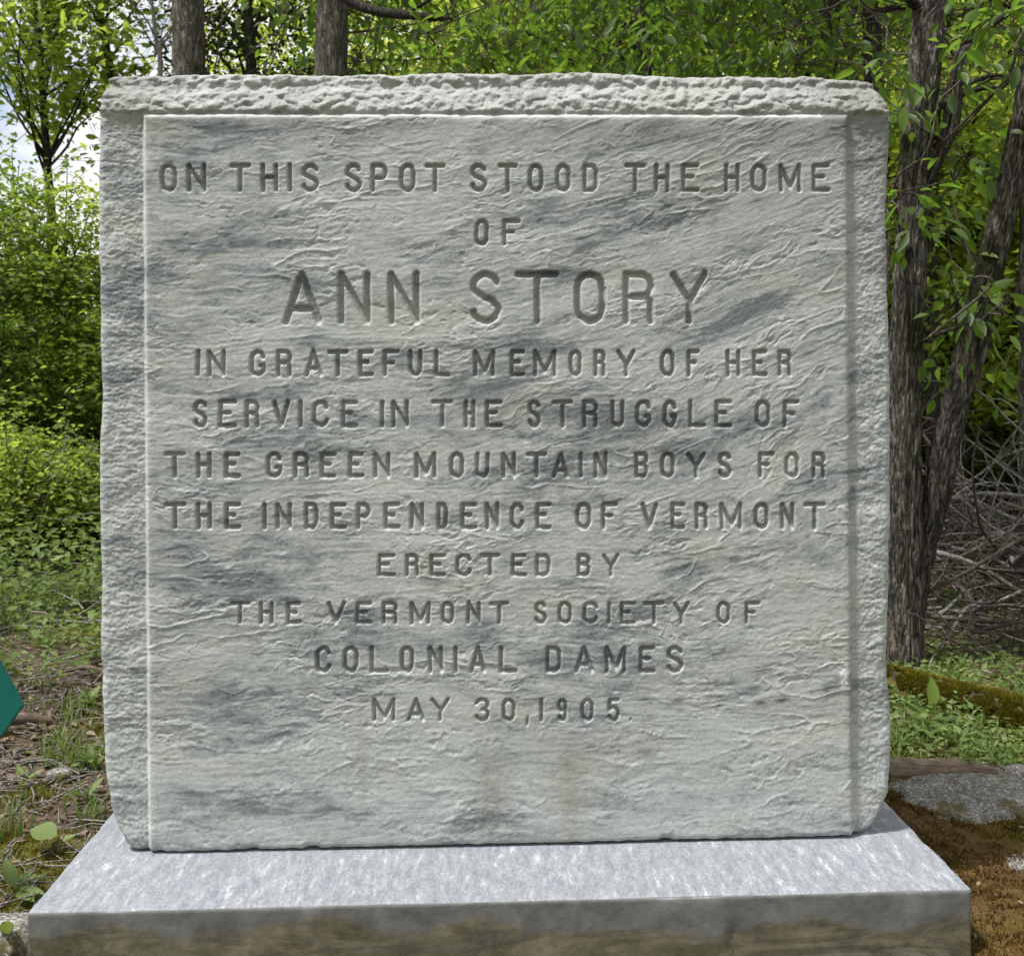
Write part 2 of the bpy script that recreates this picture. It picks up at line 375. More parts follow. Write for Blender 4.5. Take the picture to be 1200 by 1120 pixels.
def mono_outline():
    def px_z(y): return on_plane(600, y)[2] - SLZ
    Lp = [(1.2,139),(100,124),(118,119.5),(200,118),(300,118),(352,119.5),(400,120),(470,121.5),(540,118.5),(600,119),(680,121.5),(740,120),(800,122),(870,124),(905,126),(940,132),(965,140),(983,150),(993,161),(999,170)]
    Rp = [(1.2,1024),(100,1028),(112,1036),(125,1039),(150,1040),(200,1038),(250,1036),(320,1037),(400,1040),(500,1041),(600,1041),(700,1039),(765,1036),(800,1039),(850,1042),(900,1041),(925,1038),(945,1030),(962,1020),(970,1012),(976,1002)]
    def conv(P, side):
        zs, xs = [], []
        for (y, x) in P[1:]:
            w = on_plane(x, y, 0.026); zs.append(w[2] - SLZ); xs.append(w[0])
        zs = np.array(zs); xs = np.array(xs); o = np.argsort(zs); return zs[o], xs[o]
    return conv(Lp, 0), conv(Rp, 1)
(zl_, xl_), (zr_, xr_) = mono_outline()

def build_slab():
    nb = 42                                           # border columns on each side
    xp = np.linspace(-SW / 2, SW / 2, 720)
    # rows: fine over the lettering, coarser under it
    z_text = on_plane(600, 855)[2] - SLZ
    zp = np.concatenate([np.linspace(-0.003, z_text, 80)[:-1], np.linspace(z_text, SH, 612)])
    nt_ = 42
    nz = len(zp); zt_f = np.linspace(0, 1, nt_ + 1)[1:]
    nC = nb + len(xp) + nb; nR = nz + nt_
    fb = np.linspace(0, 1, nb + 1)[:-1] ** 0.9
    # base row heights
    rowz = np.concatenate([zp, SH + zt_f * 0.060])
    xl = np.interp(rowz, zl_, xl_); xr = np.interp(rowz, zr_, xr_)
    xl = np.minimum(xl + 0.0022 * f2(rowz * 28, rowz * 0 + 3.1, 4, 91), -SW / 2 - 0.0015); xr = np.maximum(xr + 0.0022 * f2(rowz * 28, rowz * 0 + 8.1, 4, 92), SW / 2 + 0.0015)
    X = np.empty((nR, nC)); Z = np.empty((nR, nC))
    X[:, nb:nb + len(xp)] = xp[None]
    X[:, :nb] = xl[:, None] + (-SW / 2 - xl[:, None]) * fb[None]
    X[:, nb + len(xp):] = (xr[:, None] + (SW / 2 - xr[:, None]) * fb[None])[:, ::-1]
    # top silhouette
    tp = [(118,101),(124,96),(135,92),(160,90),(200,91),(250,89),(300,88),(350,90),(400,89),(470,90),(520,87),(560,88),(620,88),(680,86),(720,88),(800,92),(850,91),(900,92),(950,92),(990,94),(1008,96),(1020,99),(1029,104),(1038,113)]
    tx = [on_plane(a, b, 0.04)[0] for a, b in tp]; tz = [on_plane(a, b, 0.046)[2] - SLZ for a, b in tp]
    ztop = np.interp(X, tx, tz) + 0.0035 * f2(X * 26, X * 0 + 1.7, 4, 55)
    ztop_c = ztop
    Z[:nz] = zp[:, None]
    Z[nz:] = SH + zt_f[:, None] * (ztop[nz:] - SH)
    # ---- relief
    sl = 0.20 * sst(-0.35, 0.30, X) * sst(0.25, 0.75, Z) + 0.07 * sst(0.0, 0.45, X)
    gflow = 0.33 * 0.155 * np.log1p(np.exp((X - 0.02) / 0.16)) * sst(0.20, 0.85, Z) + 0.02 * X
    T = Z - gflow * 1.0
    T = T + 0.018 * f2(X * 3.2, Z * 5, 3, 11) + 0.0070 * f2(X * 15, Z * 30, 3, 12) + 0.0012 * f2(X * 60, Z * 80, 3, 13)
    def ridges(fx, ft, s, k):
        v = n2(X * fx + 3.3, T * ft, s) + 0.35 * n2(X * fx * 2.3, T * ft * 2.1, s + 1)
        return np.exp(-(v / k) ** 2), v
    r1, v1 = ridges(5.0, 24, 21, 0.034)
    r2, v2 = ridges(9.0, 44, 24, 0.045)
    r3, v3 = ridges(22., 80, 27, 0.10)
    msk = sst(-0.05, 0.34, f2(X * 5.2, T * 10.5, 4, 31)); msk2 = sst(-0.06, 0.36, f2(X * 6 + 9, T * 14, 4, 32)); msk3 = sst(-0.10, 0.35, f2(X * 8 + 5, T * 15, 3, 33))
    # terraces: little scarps where thin layers have weathered off
    tv = n2(X * 3.4, T * 17, 41) * 2.2 + 0.5 * n2(X * 9, T * 38, 42) + T * 9 + 0.12 * n2(X * 50, T * 90, 43)
    fr = tv - np.floor(tv); terr = fr * 0.55 + sst(0.86, 1.0, fr) * -0.55
    tv2 = n2(X * 7.5, T * 40, 45) * 1.9 + 0.5 * n2(X * 20, T * 80, 46) + T * 16
    fr2 = tv2 - np.floor(tv2); terr2 = fr2 * 0.5 + sst(0.82, 1.0, fr2) * -0.5
    h = (0.0011 * r1 * msk + 0.0009 * r2 * (0.05 + msk2 * 0.95) + 0.0006 * r3 * msk3 + 0.00022 * n2(X * 9, T * 210, 57) * (1.2 - msk2)
         + 0.0007 * terr * (0.10 + 0.90 * msk2) + 0.0008 * terr2 * (0.12 + 0.88 * msk)
         + 0.0007 * f2(X * 34, T * 90, 4, 51) * (0.4 + 0.9 * msk3) + 0.0010 * f2(X * 130, Z * 170, 2, 52) * 0.25 + 0.0018 * sst(0.1, 0.6, f2(X * 45, T * 95, 3, 54)) * -msk2 + 0.0018 * f2(X * 6, T * 14, 2, 53))
    # ---- letters
    own = np.ones((nR, nC), dtype=np.int32)            # 1 = panel
    lid = 2; groove = np.zeros((nR, nC))
    wob = 0.09 * n2(X * 150, Z * 150, 61)
    own_d = np.full((nR, nC), 9.0)
    rgh = np.random.default_rng(3)
    for (yt, yb, rw, text, xs) in LINES:
        for k, ch in enumerate(text):
            x0, x1 = xs[2 * k], xs[2 * k + 1]
            a = on_plane(x0 + rw, (yt + yb) / 2); b = on_plane(x1 - rw, (yt + yb) / 2)
            c0 = on_plane((x0 + x1) / 2, yb - rw); c1 = on_plane((x0 + x1) / 2, yt + rw)
            r = (rw - 0.62) / F * 1.54
            dep = 0.0066 * (rw / 3.2) ** 0.7 * (0.9 + 0.2 * rgh.random())
            if ch in '.,': r *= 0.7; dep *= 0.45
            ox, oz = a[0], c0[2] - SLZ; wx, wz = b[0] - a[0], c1[2] - c0[2]
            i0, i1 = np.searchsorted(zp, [oz - 0.014, oz + wz + 0.014]); j0, j1 = np.searchsorted(xp, [a[0] - 0.014, b[0] + 0.014]) + nb
            gx = X[i0:i1, j0:j1]; gz_ = Z[i0:i1, j0:j1]; dm = np.full(gx.shape, 9.0)
            for pts in strokes(ch):
                P = [(ox + u * wx + rgh.normal(0, 0.0003), oz + v * wz + rgh.normal(0, 0.0003)) for u, v in pts]
                for (ax, az), (bx, bz) in zip(P[:-1], P[1:]):
                    dx, dz = bx - ax, bz - az; l2 = dx * dx + dz * dz + 1e-12
                    tt = np.clip(((gx - ax) * dx + (gz_ - az) * dz) / l2, 0, 1)
                    dm = np.minimum(dm, np.hypot(gx - ax - tt * dx, gz_ - az - tt * dz))
            q = dm / r + wob[i0:i1, j0:j1]
            gd = dep * (0.5 * np.clip(1 - q, 0, 1) ** 0.9 + 0.5 * np.clip(1 - q * q, 0, 1) ** 0.6) + 0.0006 * np.exp(-np.clip(q - 1, 0, 9) ** 2 / 0.08)
            groove[i0:i1, j0:j1] = np.maximum(groove[i0:i1, j0:j1], gd)
            msk_ = q < 1.0
            sub = own[i0:i1, j0:j1]; sub[msk_] = lid
            lid += 1
    o1 = on_plane(197, 208); calm = 1 - 0.75 * np.exp(-((X - o1[0]) / 0.03) ** 2 - ((Z + SLZ - o1[2]) / 0.03) ** 2)
    h = h * calm * (1 - 0.6 * np.clip(groove / 0.004, 0, 1)) - groove
    # soft lip round the letters
    # ---- panel edge to the lower, rougher border
    dx = np.maximum(np.abs(X) - SW / 2, 0); dz = np.maximum(Z - SH, 0)
    chip = 0.0012 * f2(X * 45, Z * 45, 3, 71)
    dout = np.maximum(dx, dz)
    drop = sst(0.0, 0.0045, dout + chip * (dout > 0)) * 0.0065
    inside = np.minimum(SW / 2 - np.abs(X), SH - Z)
    arris = 0.0042 * np.exp(-np.clip(inside, 0, 1) / 0.0030) * (inside >= 0)
    bm = sst(0.001, 0.008, dout)
    side_r = 0.0030 * f2(X * 22, Z * 26, 3, 72) + 0.0026 * f2(X * 85, T * 150, 4, 73, 0.7) + 0.0010 * terr2 + 0.0010 * f2(X * 220, Z * 260, 2, 79)
    cell = f2(X * 30, Z * 42, 2, 74)
    pit = 0.0105 * np.abs(cell) ** 0.8 + 0.0065 * f2(X * 17, Z * 22, 3, 75) + 0.0042 * f2(X * 85, Z * 110, 4, 76, 0.65)
    tz_ = sst(0.0, 0.010, dz)
    hb = 0.78 * side_r * (1 - tz_) + (pit + 0.004) * tz_
    # right-hand border is dished next to the panel
    groove_r = 0.0014 * np.exp(-((X - SW / 2 - 0.007) / 0.006) ** 2)
    h = h * (1 - bm) + hb * bm - drop - arris - 0.0042 * (inside < 0) - groove_r
    # top leans back
    h = h - 0.018 * sst(0, 1, dz / 0.055) ** 1.0 - 0.010 * sst(0.6, 1.0, dz / 0.055)
    # bottom edge chips, rounding to the sides
    de = np.minimum(np.minimum(X - xl[:, None], xr[:, None] - X), ztop - Z)
    Rr = 0.013; q = np.clip(1 - de / Rr, 0, 1); h = h - Rr * (1 - np.sqrt(np.clip(1 - q * q * 0.97, 0, 1)))
    qb = np.clip(1 - (Z + .003) / 0.006, 0, 1); h = h - 0.003 * qb ** 2 * (1 + 0.8 * n2(X * 60, X * 0, 77)) - 0.005 * sst(0.25, 0.7, n2(X * 22, X * 0, 78)) * np.clip(1 - (Z + .003) / 0.010, 0, 1)
    Y = -h
    P = np.stack([X, Y, Z + SLZ], -1)
    # ---- colour
    px, py, _ = project(np.stack([X.ravel(), X.ravel() * 0, (Z + SLZ).ravel()], -1)); px = px.reshape(X.shape); py = py.reshape(X.shape)
    base = np.array([0.428, 0.447, 0.438]); blue = np.array([0.165, 0.190, 0.202]); warm = np.array([0.42, 0.42, 0.375])
    pale = np.array([0.54, 0.56, 0.55])
    v = 0.75 * f2(X * 3.4, T * 12, 4, 81) + 0.75 * f2(X * 12, T * 46, 5, 82, 0.72) + 0.25 * n2(X * 16, T * 190, 98)
    def blob(cx, cy, sx, sy, a, rot=0):
        cc, ss = math.cos(R(rot)), math.sin(R(rot)); u = (px - cx) * cc - (py - cy) * ss; w = (px - cx) * ss + (py - cy) * cc
        return a * np.exp(-(u / sx) ** 2 - (w / sy) ** 2)
    bias = (blob(230, 385, 90, 28, .45) + blob(150, 370, 30, 60, .2) + blob(640, 235, 60, 22, .5, 12) + blob(860, 380, 70, 13, .55, 28) + blob(650, 480, 150, 26, .4)
            + blob(560, 450, 70, 16, .4) + blob(300, 465, 60, 12, .35) + blob(240, 945, 80, 26, .45) + blob(450, 955, 90, 16, .3) + blob(860, 655, 120, 18, .4, 8) + blob(930, 410, 60, 16, .4, -20)
            + blob(300, 700, 150, 60, .22) + blob(420, 790, 160, 20, .25) + blob(660, 320, 40, 9, .6) + blob(620, 405, 60, 12, .4) + blob(640, 560, 60, 12, .3) + blob(760, 220, 70, 14, .15)
            + blob(860, 815, 60, 12, .3, 8) + blob(520, 605, 30, 14, .35) + blob(940, 610, 18, 18, .4) - blob(480, 230, 140, 30, .25) - blob(830, 900, 150, 60, .2) - blob(560, 880, 260, 50, .2) - blob(850, 320, 60, 30, .2))
    f = (1.0 * sst(-0.10, 0.62, v + bias))[..., None]
    q1 = n2(X * 4.2, T * 30, 121) + 0.4 * n2(X * 13, T * 90, 122); q2 = n2(X * 8, T * 62, 123) + 0.4 * n2(X * 26, T * 150, 124)
    vein = 0.55 * np.exp(-(q1 / 0.07) ** 2) * sst(-.25, .3, f2(X * 3, T * 8, 3, 125)) + 0.40 * np.exp(-(q2 / 0.10) ** 2) * sst(-.15, .35, f2(X * 5, T * 12, 3, 126))
    f = np.maximum(f, np.clip(vein, 0, .8)[..., None])
    col = base * (1 - f) + blue * f
    sp = sst(0.05, 0.45, f2(X * 75, T * 130, 4, 83, 0.75)) * sst(-0.1, 0.45, v + bias + 0.1)
    col = col * (1 - 0.46 * sp[..., None])
    sp2 = sst(0.0, 0.5, f2(X * 26, T * 60, 5, 99, 0.8)) * (0.3 + 0.7 * sst(-.4, .3, v + bias)); col = col * (1 - 0.24 * sp2[..., None])
    col = col * (1 + 0.13 * f2(X * 190, T * 330, 3, 96, 0.95)[..., None])
    wv = sst(0.1, 0.5, f2(X * 5, T * 12 + 4, 3, 84))[..., None] * 0.55
    col = col * (1 - wv) + warm * wv * 1.0
    lt = (0.65 * r1 * msk + 0.5 * r2 * msk2)[..., None]
    col = col * (1 - lt * 0.5) + pale * lt * 0.5
    # grime: under the top ledge, along the foot, run-down streaks; shade painted over the upper right
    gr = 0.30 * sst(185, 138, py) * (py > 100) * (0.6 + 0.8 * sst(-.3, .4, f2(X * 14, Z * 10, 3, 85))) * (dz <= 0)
    gr = gr + 0.22 * sst(520, 1000, px) * sst(440, 120, py) + 0.2 * sst(960, 1035, px) * sst(330, 110, py)  # upper right darkened: shade put into the colour, not dirt
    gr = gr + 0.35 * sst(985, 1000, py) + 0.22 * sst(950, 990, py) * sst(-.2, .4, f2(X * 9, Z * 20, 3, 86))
    run = blob(575, 925, 20, 50, .36) + blob(668, 930, 16, 60, .30) + blob(425, 885, 7, 60, .22) + blob(700, 870, 60, 14, .18) + blob(745, 985, 200, 10, .2) + blob(595, 580, 200, 10, .0)
    run = run + 0.10 * sst(0.1, 0.6, f2(X * 26, Z * 2.2, 3, 87)) + blob(503, 665, 8, 22, .28) + blob(770, 515, 40, 30, .12)
    run = 1.45 * run * (0.7 + 0.5 * f2(X * 40, Z * 30, 3, 88))
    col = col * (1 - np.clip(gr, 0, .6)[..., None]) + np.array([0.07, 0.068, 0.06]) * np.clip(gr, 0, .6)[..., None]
    col = col * (1 - np.clip(run, 0, .6)[..., None]) + np.array([0.17, 0.145, 0.09]) * np.clip(run, 0, .6)[..., None]
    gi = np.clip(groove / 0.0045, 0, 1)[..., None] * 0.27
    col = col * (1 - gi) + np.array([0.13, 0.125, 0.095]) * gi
    for (a, b, sx, sy, s) in ((890, 823, 7, 3.2, .9), (917, 820, 9, 3, .9), (968, 809, 5, 1.6, .7), (843, 826, 6, 1.6, .8), (795, 820, 8, 3, .7), (783, 828, 5, 2, .6), (965, 757, 1.6, 1.6, .9), (820, 781, 8, 3, .45), (235, 870, 2.5, 2, .7), (720, 845, 8, 2.5, .5), (755, 880, 7, 3, .45), (895, 785, 14, 6, .45), (951, 812, 3, 1.5, .6)):
        k = blob(a, b, sx, sy, s, 10)[..., None]; k = np.clip(k * (1 + 0.5 * n2(X * 300, Z * 300, 89)[..., None]), 0, 1)
        col = col * (1 - k) + np.array([0.055, 0.058, 0.06]) * k
    kk = (blob(989, 790, 4.5, 16, .9) * (0.4 + sst(-.2, .2, n2(X * 200, Z * 200, 93))))[..., None]; kk = np.clip(kk, 0, 1); col = col * (1 - kk) + 0.66 * kk
    pitd = sst(0.1, 0.7, -f2(X * 30, Z * 42, 2, 74) * 0 + f2(X * 40, Z * 50, 3, 90)) * tz_ * 0.35
    col = col * (1 - pitd[..., None])
    ar = (np.exp(-((inside) / 0.0028) ** 2) * (np.abs(inside) < 0.02) * (0.55 + 0.35 * f2(X * 60, Z * 60, 2, 97)) * (X < 0.5))[..., None]; ar = np.clip(ar, 0, 1); col = col * (1 - ar) + np.array([0.66, 0.66, 0.62]) * ar  # pale arris, left and top: worn marble plus painted catch of light
    topc = (tz_ * 0.62)[..., None]; col = col * (1 - topc) + np.array([0.31, 0.31, 0.29]) * topc
    cg = (sst(0.4, 0.62, X) * tz_ * 0.45)[..., None] + (sst(-0.45, -0.6, X) * tz_ * 0.45)[..., None]; col = col * (1 - cg) + np.array([0.15, 0.145, 0.125]) * cg
    col = np.clip(col, 0.02, 0.8)
    # ---- normals of the whole relief, so that the parts meet without a seam
    du = np.gradient(P, axis=1); dv = np.gradient(P, axis=0); nn = np.cross(du, dv); nn /= np.linalg.norm(nn, axis=-1, keepdims=True)
    # ---- split: letters, panel, border
    fi = grid_faces(nR, nC); fo = own.ravel()
    incol = np.zeros((nR, nC), bool); incol[:nz, nb:nb + len(xp)] = True
    lab = np.where(incol, own, 0).ravel()
    lf = np.minimum.reduce([lab[fi[:, k]] for k in range(4)])
    anyb = np.minimum.reduce([incol.ravel()[fi[:, k]].astype(int) for k in range(4)])
    lf = np.where(anyb == 0, 0, np.maximum(lf, 1))
    Pf = P.reshape(-1, 3); cf = col.reshape(-1, 3); nf = nn.reshape(-1, 3)
    panel = None
    order = np.argsort(lf, kind='stable'); srt = lf[order]; bounds = np.searchsorted(srt, np.arange(lid + 1))
    def part(name, faces, parent, extraV=None, extraF=None, custom=True):
        ids, inv = np.unique(faces.ravel(), return_inverse=True)
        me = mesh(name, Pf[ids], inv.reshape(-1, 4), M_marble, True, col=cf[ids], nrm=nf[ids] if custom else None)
        return link(name, me, parent)
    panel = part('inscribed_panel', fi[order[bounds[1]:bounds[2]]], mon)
    panel['label'] = 'smooth raised face panel with the carved lettering'
    for k in range(2, lid):
        fs = fi[order[bounds[k]:bounds[k + 1]]]
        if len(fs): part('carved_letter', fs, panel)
    # ---- border, sides, back as the slab body
    top = [(nR - 1) * nC + j for j in range(nC)]
    loop = list(range(0, nC)) + [i * nC + nC - 1 for i in range(1, nR)] + [(nR - 1) * nC + j for j in range(nC - 2, -1, -1)] + [i * nC for i in range(nR - 2, 0, -1)]
    loop = np.array(loop); base_p = Pf[loop]; cxy = np.array([0, 0.6 + SLZ])
    ys = np.concatenate([np.array([0.004, 0.010, 0.018, 0.03]), np.linspace(0.05, ST, 7)])
    tang = np.roll(base_p, -1, 0) - np.roll(base_p, 1, 0); nx = np.stack([tang[:, 2], -tang[:, 0]], -1)
    for _ in range(60): nx = (np.roll(nx, 1, 0) + nx + np.roll(nx, -1, 0)) / 3
    nx /= np.linalg.norm(nx, axis=1, keepdims=True) + 1e-9
    rings = []
    for k, yy in enumerate(ys):
        g = np.minimum(yy / 0.02, 1)
        Yr = base_p[:, 1] + yy * (ST - base_p[:, 1]) / ST
        bulge = 0.004 * min(yy / 0.02, 1) * 0 + 0.007 * f3(base_p[:, 0] * 9, np.full(len(loop), yy * 12), base_p[:, 2] * 9, 4, 95) * min(1, yy / 0.03)
        bulge = bulge - 0.008 * min(1, yy / 0.03)
        zfloor = base_p[:, 2] < SLZ + 0.002
        bulge = np.where(zfloor, 0, bulge)
        rings.append(np.stack([base_p[:, 0] + nx[:, 0] * bulge, Yr, np.maximum(base_p[:, 2] + nx[:, 1] * bulge, SLZ - .003)], -1))
    bf = fi[order[bounds[0]:bounds[1]]]
    allv = np.concatenate([Pf[np.concatenate([bf.ravel(), loop])] * 0, ]) if False else None
    ids, inv = np.unique(np.concatenate([bf.ravel(), loop]), return_inverse=True)
    bq = inv[:bf.size].reshape(-1, 4); lp = inv[bf.size:]
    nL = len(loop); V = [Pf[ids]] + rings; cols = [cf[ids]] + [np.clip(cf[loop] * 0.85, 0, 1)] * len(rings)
    off = len(ids); prev = lp; quads = [bq]
    for k in range(len(rings)):
        cur = off + np.arange(nL); a = prev; b = np.roll(prev, -1); c = np.roll(cur, -1); d = cur
        quads.append(np.stack([a, d, c, b], -1)); prev = cur; off += nL
    cen = np.array([[0, ST + 0.012, SLZ + 0.55]]); V.append(cen); cols.append(np.array([[0.4, 0.4, 0.37]]))
    tri = np.stack([prev, np.full(nL, off), np.roll(prev, -1)], -1)
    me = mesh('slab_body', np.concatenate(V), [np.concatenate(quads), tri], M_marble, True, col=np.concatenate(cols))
    link('slab_body', me, mon)['label'] = 'rough hewn border, sides and back of the slab'
build_slab()

# ---- plinth: rounded block, tooled top
def rounded_block(cx, cy, cz, hx, hy, hz, r, step, amp, seed):
    V = []; Q = []; off = 0
    for ax in range(3):
        for sg in (-1, 1):
            o = [a for a in range(3) if a != ax]; H = np.array([hx, hy, hz])
            def line(h_):
                inner = np.linspace(-(h_ - 2 * r), h_ - 2 * r, max(2, int(2 * (h_ - 2 * r) / step)))
                e = np.linspace(0, 2 * r, 7)[1:]
                return np.concatenate([-(h_ - 2 * r) - e[::-1], inner, h_ - 2 * r + e])
            a, b = line(H[o[0]]), line(H[o[1]])
            A, B = np.meshgrid(a, b, indexing='ij'); p = np.zeros(A.shape + (3,)); p[..., o[0]] = A; p[..., o[1]] = B; p[..., ax] = sg * H[ax]
            f = grid_faces(*A.shape)
            flip = (sg == 1) != (ax == 1)
            if not flip: f = f[:, ::-1]
            V.append(p.reshape(-1, 3)); Q.append(f + off); off += A.size
    V = np.concatenate(V); Q = np.concatenate(Q); H = np.array([hx, hy, hz])
    inn = np.clip(V, -(H - r), H - r); d = V - inn; ln = np.linalg.norm(d, axis=1, keepdims=True); n = d / np.maximum(ln, 1e-9)
    V = inn + n * r
    W = V + np.array([cx, cy, cz])
    dis = amp * f3(W[:, 0] * 14, W[:, 1] * 14, W[:, 2] * 14, 5, seed)
    edge = np.sort(np.abs(V) / H, axis=1)[:, 1]      # near an edge when the second largest is near 1
    ed = np.sort((H - np.abs(V)), axis=1)[:, 1]
    dis = dis - 0.0035 * np.exp(-ed / 0.008) * sst(0.12, 0.5, f3(W[:, 0] * 22, W[:, 1] * 22, W[:, 2] * 22, 3, seed + 9))
    W = W + n * dis[:, None]
    # weld
    key = np.round(W * 20000).astype(np.int64); _, first, inv = np.unique(key, axis=0, return_index=True, return_inverse=True)
    return W[first], inv.ravel()[Q]
PY0 = -0.1605; PX = 0.647
fl = on_plane(33, 1065, PY0); frr = on_plane(1138, 1041, PY0)
V, Q = rounded_block(-0.002, PY0 + 0.29, (PLZ - 0.35) / 2 + 0.0, PX + 0.003, 0.29, (PLZ + 0.35) / 2, 0.0055, 0.0085, 0.0020, 5)
# long crack in the front, down from the upper third
crx = on_plane(857, 1090, PY0)
wob = crx[0] + 0.004 * np.sin(V[:, 2] * 90) + 0.003 * np.sin(V[:, 2] * 37)
V[:, 1] += 0.007 * np.exp(-((V[:, 0] - wob) / 0.005) ** 2) * sst(crx[2] + 0.02, crx[2] - 0.01, V[:, 2]) * (V[:, 1] < PY0 + 0.02)
link('plinth', mesh('plinth', V, Q, M_plinth), mon)
M_gap = simple('dark_mortar', [(0.3, G3(0.02)), (0.7, G3(0.05))], 60, 0.95)
V, Q = rounded_block(0.0, 0.145, SLZ - 0.0045, 0.52, 0.11, 0.0058, 0.001, 0.05, 0.0, 5)
link('mortar_bed', mesh('mortar_bed', V, Q, M_gap), mon)

# =================================================================== GROUND
def ledge(x, y):
    """rock and moss shelf on the right of the plinth"""
    return 0.055 * sst(0.45, 0.75, x) * sst(2.2, 1.6, x) * sst(-1.6, -0.9, y) * sst(1.5, 0.8, y)
def gz(x, y):
    x = np.asarray(x, float); y = np.asarray(y, float)
    d = np.hypot(x, y - 0.2)
    z = 0.035 * f2(x * 1.1, y * 1.1, 3, 101) + 0.016 * f2(x * 5, y * 5, 3, 102) + 0.008 * f2(x * 22, y * 22, 2, 103) * sst(9, 4, d)
    z = z + ledge(x, y) + 0.035 * sst(-0.2, -1.2, x) * sst(0.1, 1.4, y)
    z = z + 0.9 * sst(9, 40, y) * (1 + 0.6 * f2(x * 0.05, y * 0.05, 2, 104)) + 0.25 * f2(x * 0.15, y * 0.15, 2, 105) * sst(5, 14, d)
    z = z - 0.02 * sst(0.8, 0.3, np.abs(x)) - 0.03
    return z
def build_ground():
    t = np.linspace(-1, 1, 270)
    ax = 0.0 + 0.35 * np.sinh(t * 6.75) ; ay = 0.3 + 0.35 * np.sinh(t * 6.75)
    Xg, Yg = np.meshgrid(ax, ay); Zg = gz(Xg, Yg)
    V = np.stack([Xg, Yg, Zg], -1).reshape(-1, 3)
    x, y = V[:, 0], V[:, 1]
    soil = np.array([0.085, 0.062, 0.045]); moss = np.array([0.085, 0.085, 0.020]); grn = np.array([0.045, 0.065, 0.022]); dark = np.array([0.05, 0.042, 0.03])
    m = sst(0.0, 0.3, f2(x * 2.6, y * 2.6, 3, 111))[:, None] * sst(6, 2, np.hypot(x, y))[:, None]
    g = sst(1.0, 2.6, y)[:, None] * 0.7
    c = soil * (1 - g) + grn * g; c = c * (1 - m) + moss * m
    ru = (sst(.55, .66, x) * sst(1.35, .9, x + .45 * y) * sst(.9, .6, y))[:, None] * .8; c = c * (1 - ru) + np.array([.10, .06, .02]) * ru
    f = sst(6, 14, np.hypot(x, y))[:, None]; c = c * (1 - f) + dark * f
    o = link('ground', mesh('ground', V, grid_faces(270, 270), M_ground, True, col=c)); o['kind'] = 'structure'
build_ground()
def hit_ground(px, py):
    """ground point seen at a photo pixel"""
    a = at(px, py, 1.0) - CAM; t = 0.5
    for _ in range(400):
        p = CAM + a * t
        if p[2] < gz(p[0], p[1]): break
        t += 0.02
    return p

# ------------------------------------------------------------------ generic builders
def frames(T):
    """orthonormal frames along unit tangents T (n,3)"""
    up = np.tile(np.array([0.13, 0.21, 0.97]), (len(T), 1)); s = np.cross(T, up); ln = np.linalg.norm(s, axis=1)
    s[ln < 1e-3] = [1, 0, 0]; s /= np.linalg.norm(s, axis=1, keepdims=True); return s, np.cross(s, T)
def smooth_path(P, n):
    """Catmull-Rom through the rows of P (any width)"""
    P = np.asarray(P, float); E = np.vstack([2 * P[0] - P[1], P, 2 * P[-1] - P[-2]])
    t = np.linspace(0, len(P) - 1 - 1e-6, n); i = t.astype(int); u = (t - i)[:, None]
    a, b, c, d = E[i], E[i + 1], E[i + 2], E[i + 3]
    return 0.5 * (2 * b + (c - a) * u + (2 * a - 5 * b + 4 * c - d) * u ** 2 + (3 * b - a - 3 * c + d) * u ** 3)
def tube_arrays(path, rad, sides=6, rough=0.0, seed=0, fur=0.0, freq=16):
    T = np.gradient(path, axis=0); T /= np.linalg.norm(T, axis=1, keepdims=True) + 1e-12
    S, B = frames(T); a = np.linspace(0, 2 * np.pi, sides, endpoint=False)
    rr = np.tile(np.asarray(rad, float)[:, None], (1, sides))
    if rough or fur:
        ln = np.concatenate([[0], np.cumsum(np.linalg.norm(np.diff(path, axis=0), axis=1))])
        ca, sa = np.cos(a)[None], np.sin(a)[None]; Lz = ln[:, None] + 0 * ca
        rr = rr * (1 + rough * f3(ca * 1.3 + 0 * Lz, sa * 1.3 + 0 * Lz, Lz * 2.2, 3, seed))
        if fur:
            w = 0.5 * f3(ca * 2 + 0 * Lz, sa * 2 + 0 * Lz, Lz * 7, 2, seed + 4)
            k = f3((ca + w * .1) * freq * 0.62, (sa + w * .1) * freq * 0.62, Lz * 11, 3, seed + 7)
            rr = rr + fur * (np.clip(np.abs(k) * 2.4, 0, 1) - 0.5)
    V = path[:, None, :] + rr[..., None] * (np.cos(a)[None, :, None] * S[:, None] + np.sin(a)[None, :, None] * B[:, None])
    V = V.reshape(-1, 3); n = len(path)
    return V, grid_faces(n, sides, True)[:, ::-1]
class Batch:
    def __init__(s): s.V = []; s.F = []; s.r = []; s.n = 0
    def add(s, V, Fq, r=0.0):
        s.V.append(V); s.F.append(np.asarray(Fq) + s.n); s.r.append(np.full(len(V), r) if np.isscalar(r) else r); s.n += len(V)
    def mesh(s, name, mat, smooth=True):
        q = [f for f in s.F if f.shape[1] == 4]; t = [f for f in s.F if f.shape[1] == 3]
        fs = ([np.concatenate(q)] if q else []) + ([np.concatenate(t)] if t else [])
        return mesh(name, np.concatenate(s.V), fs, mat, smooth, rnd=np.concatenate(s.r))
def tube(path, r0, r1, sides=6, **kw):
    path = np.asarray(path, float); return tube_arrays(path, np.linspace(r0, r1, len(path)), sides, **kw)

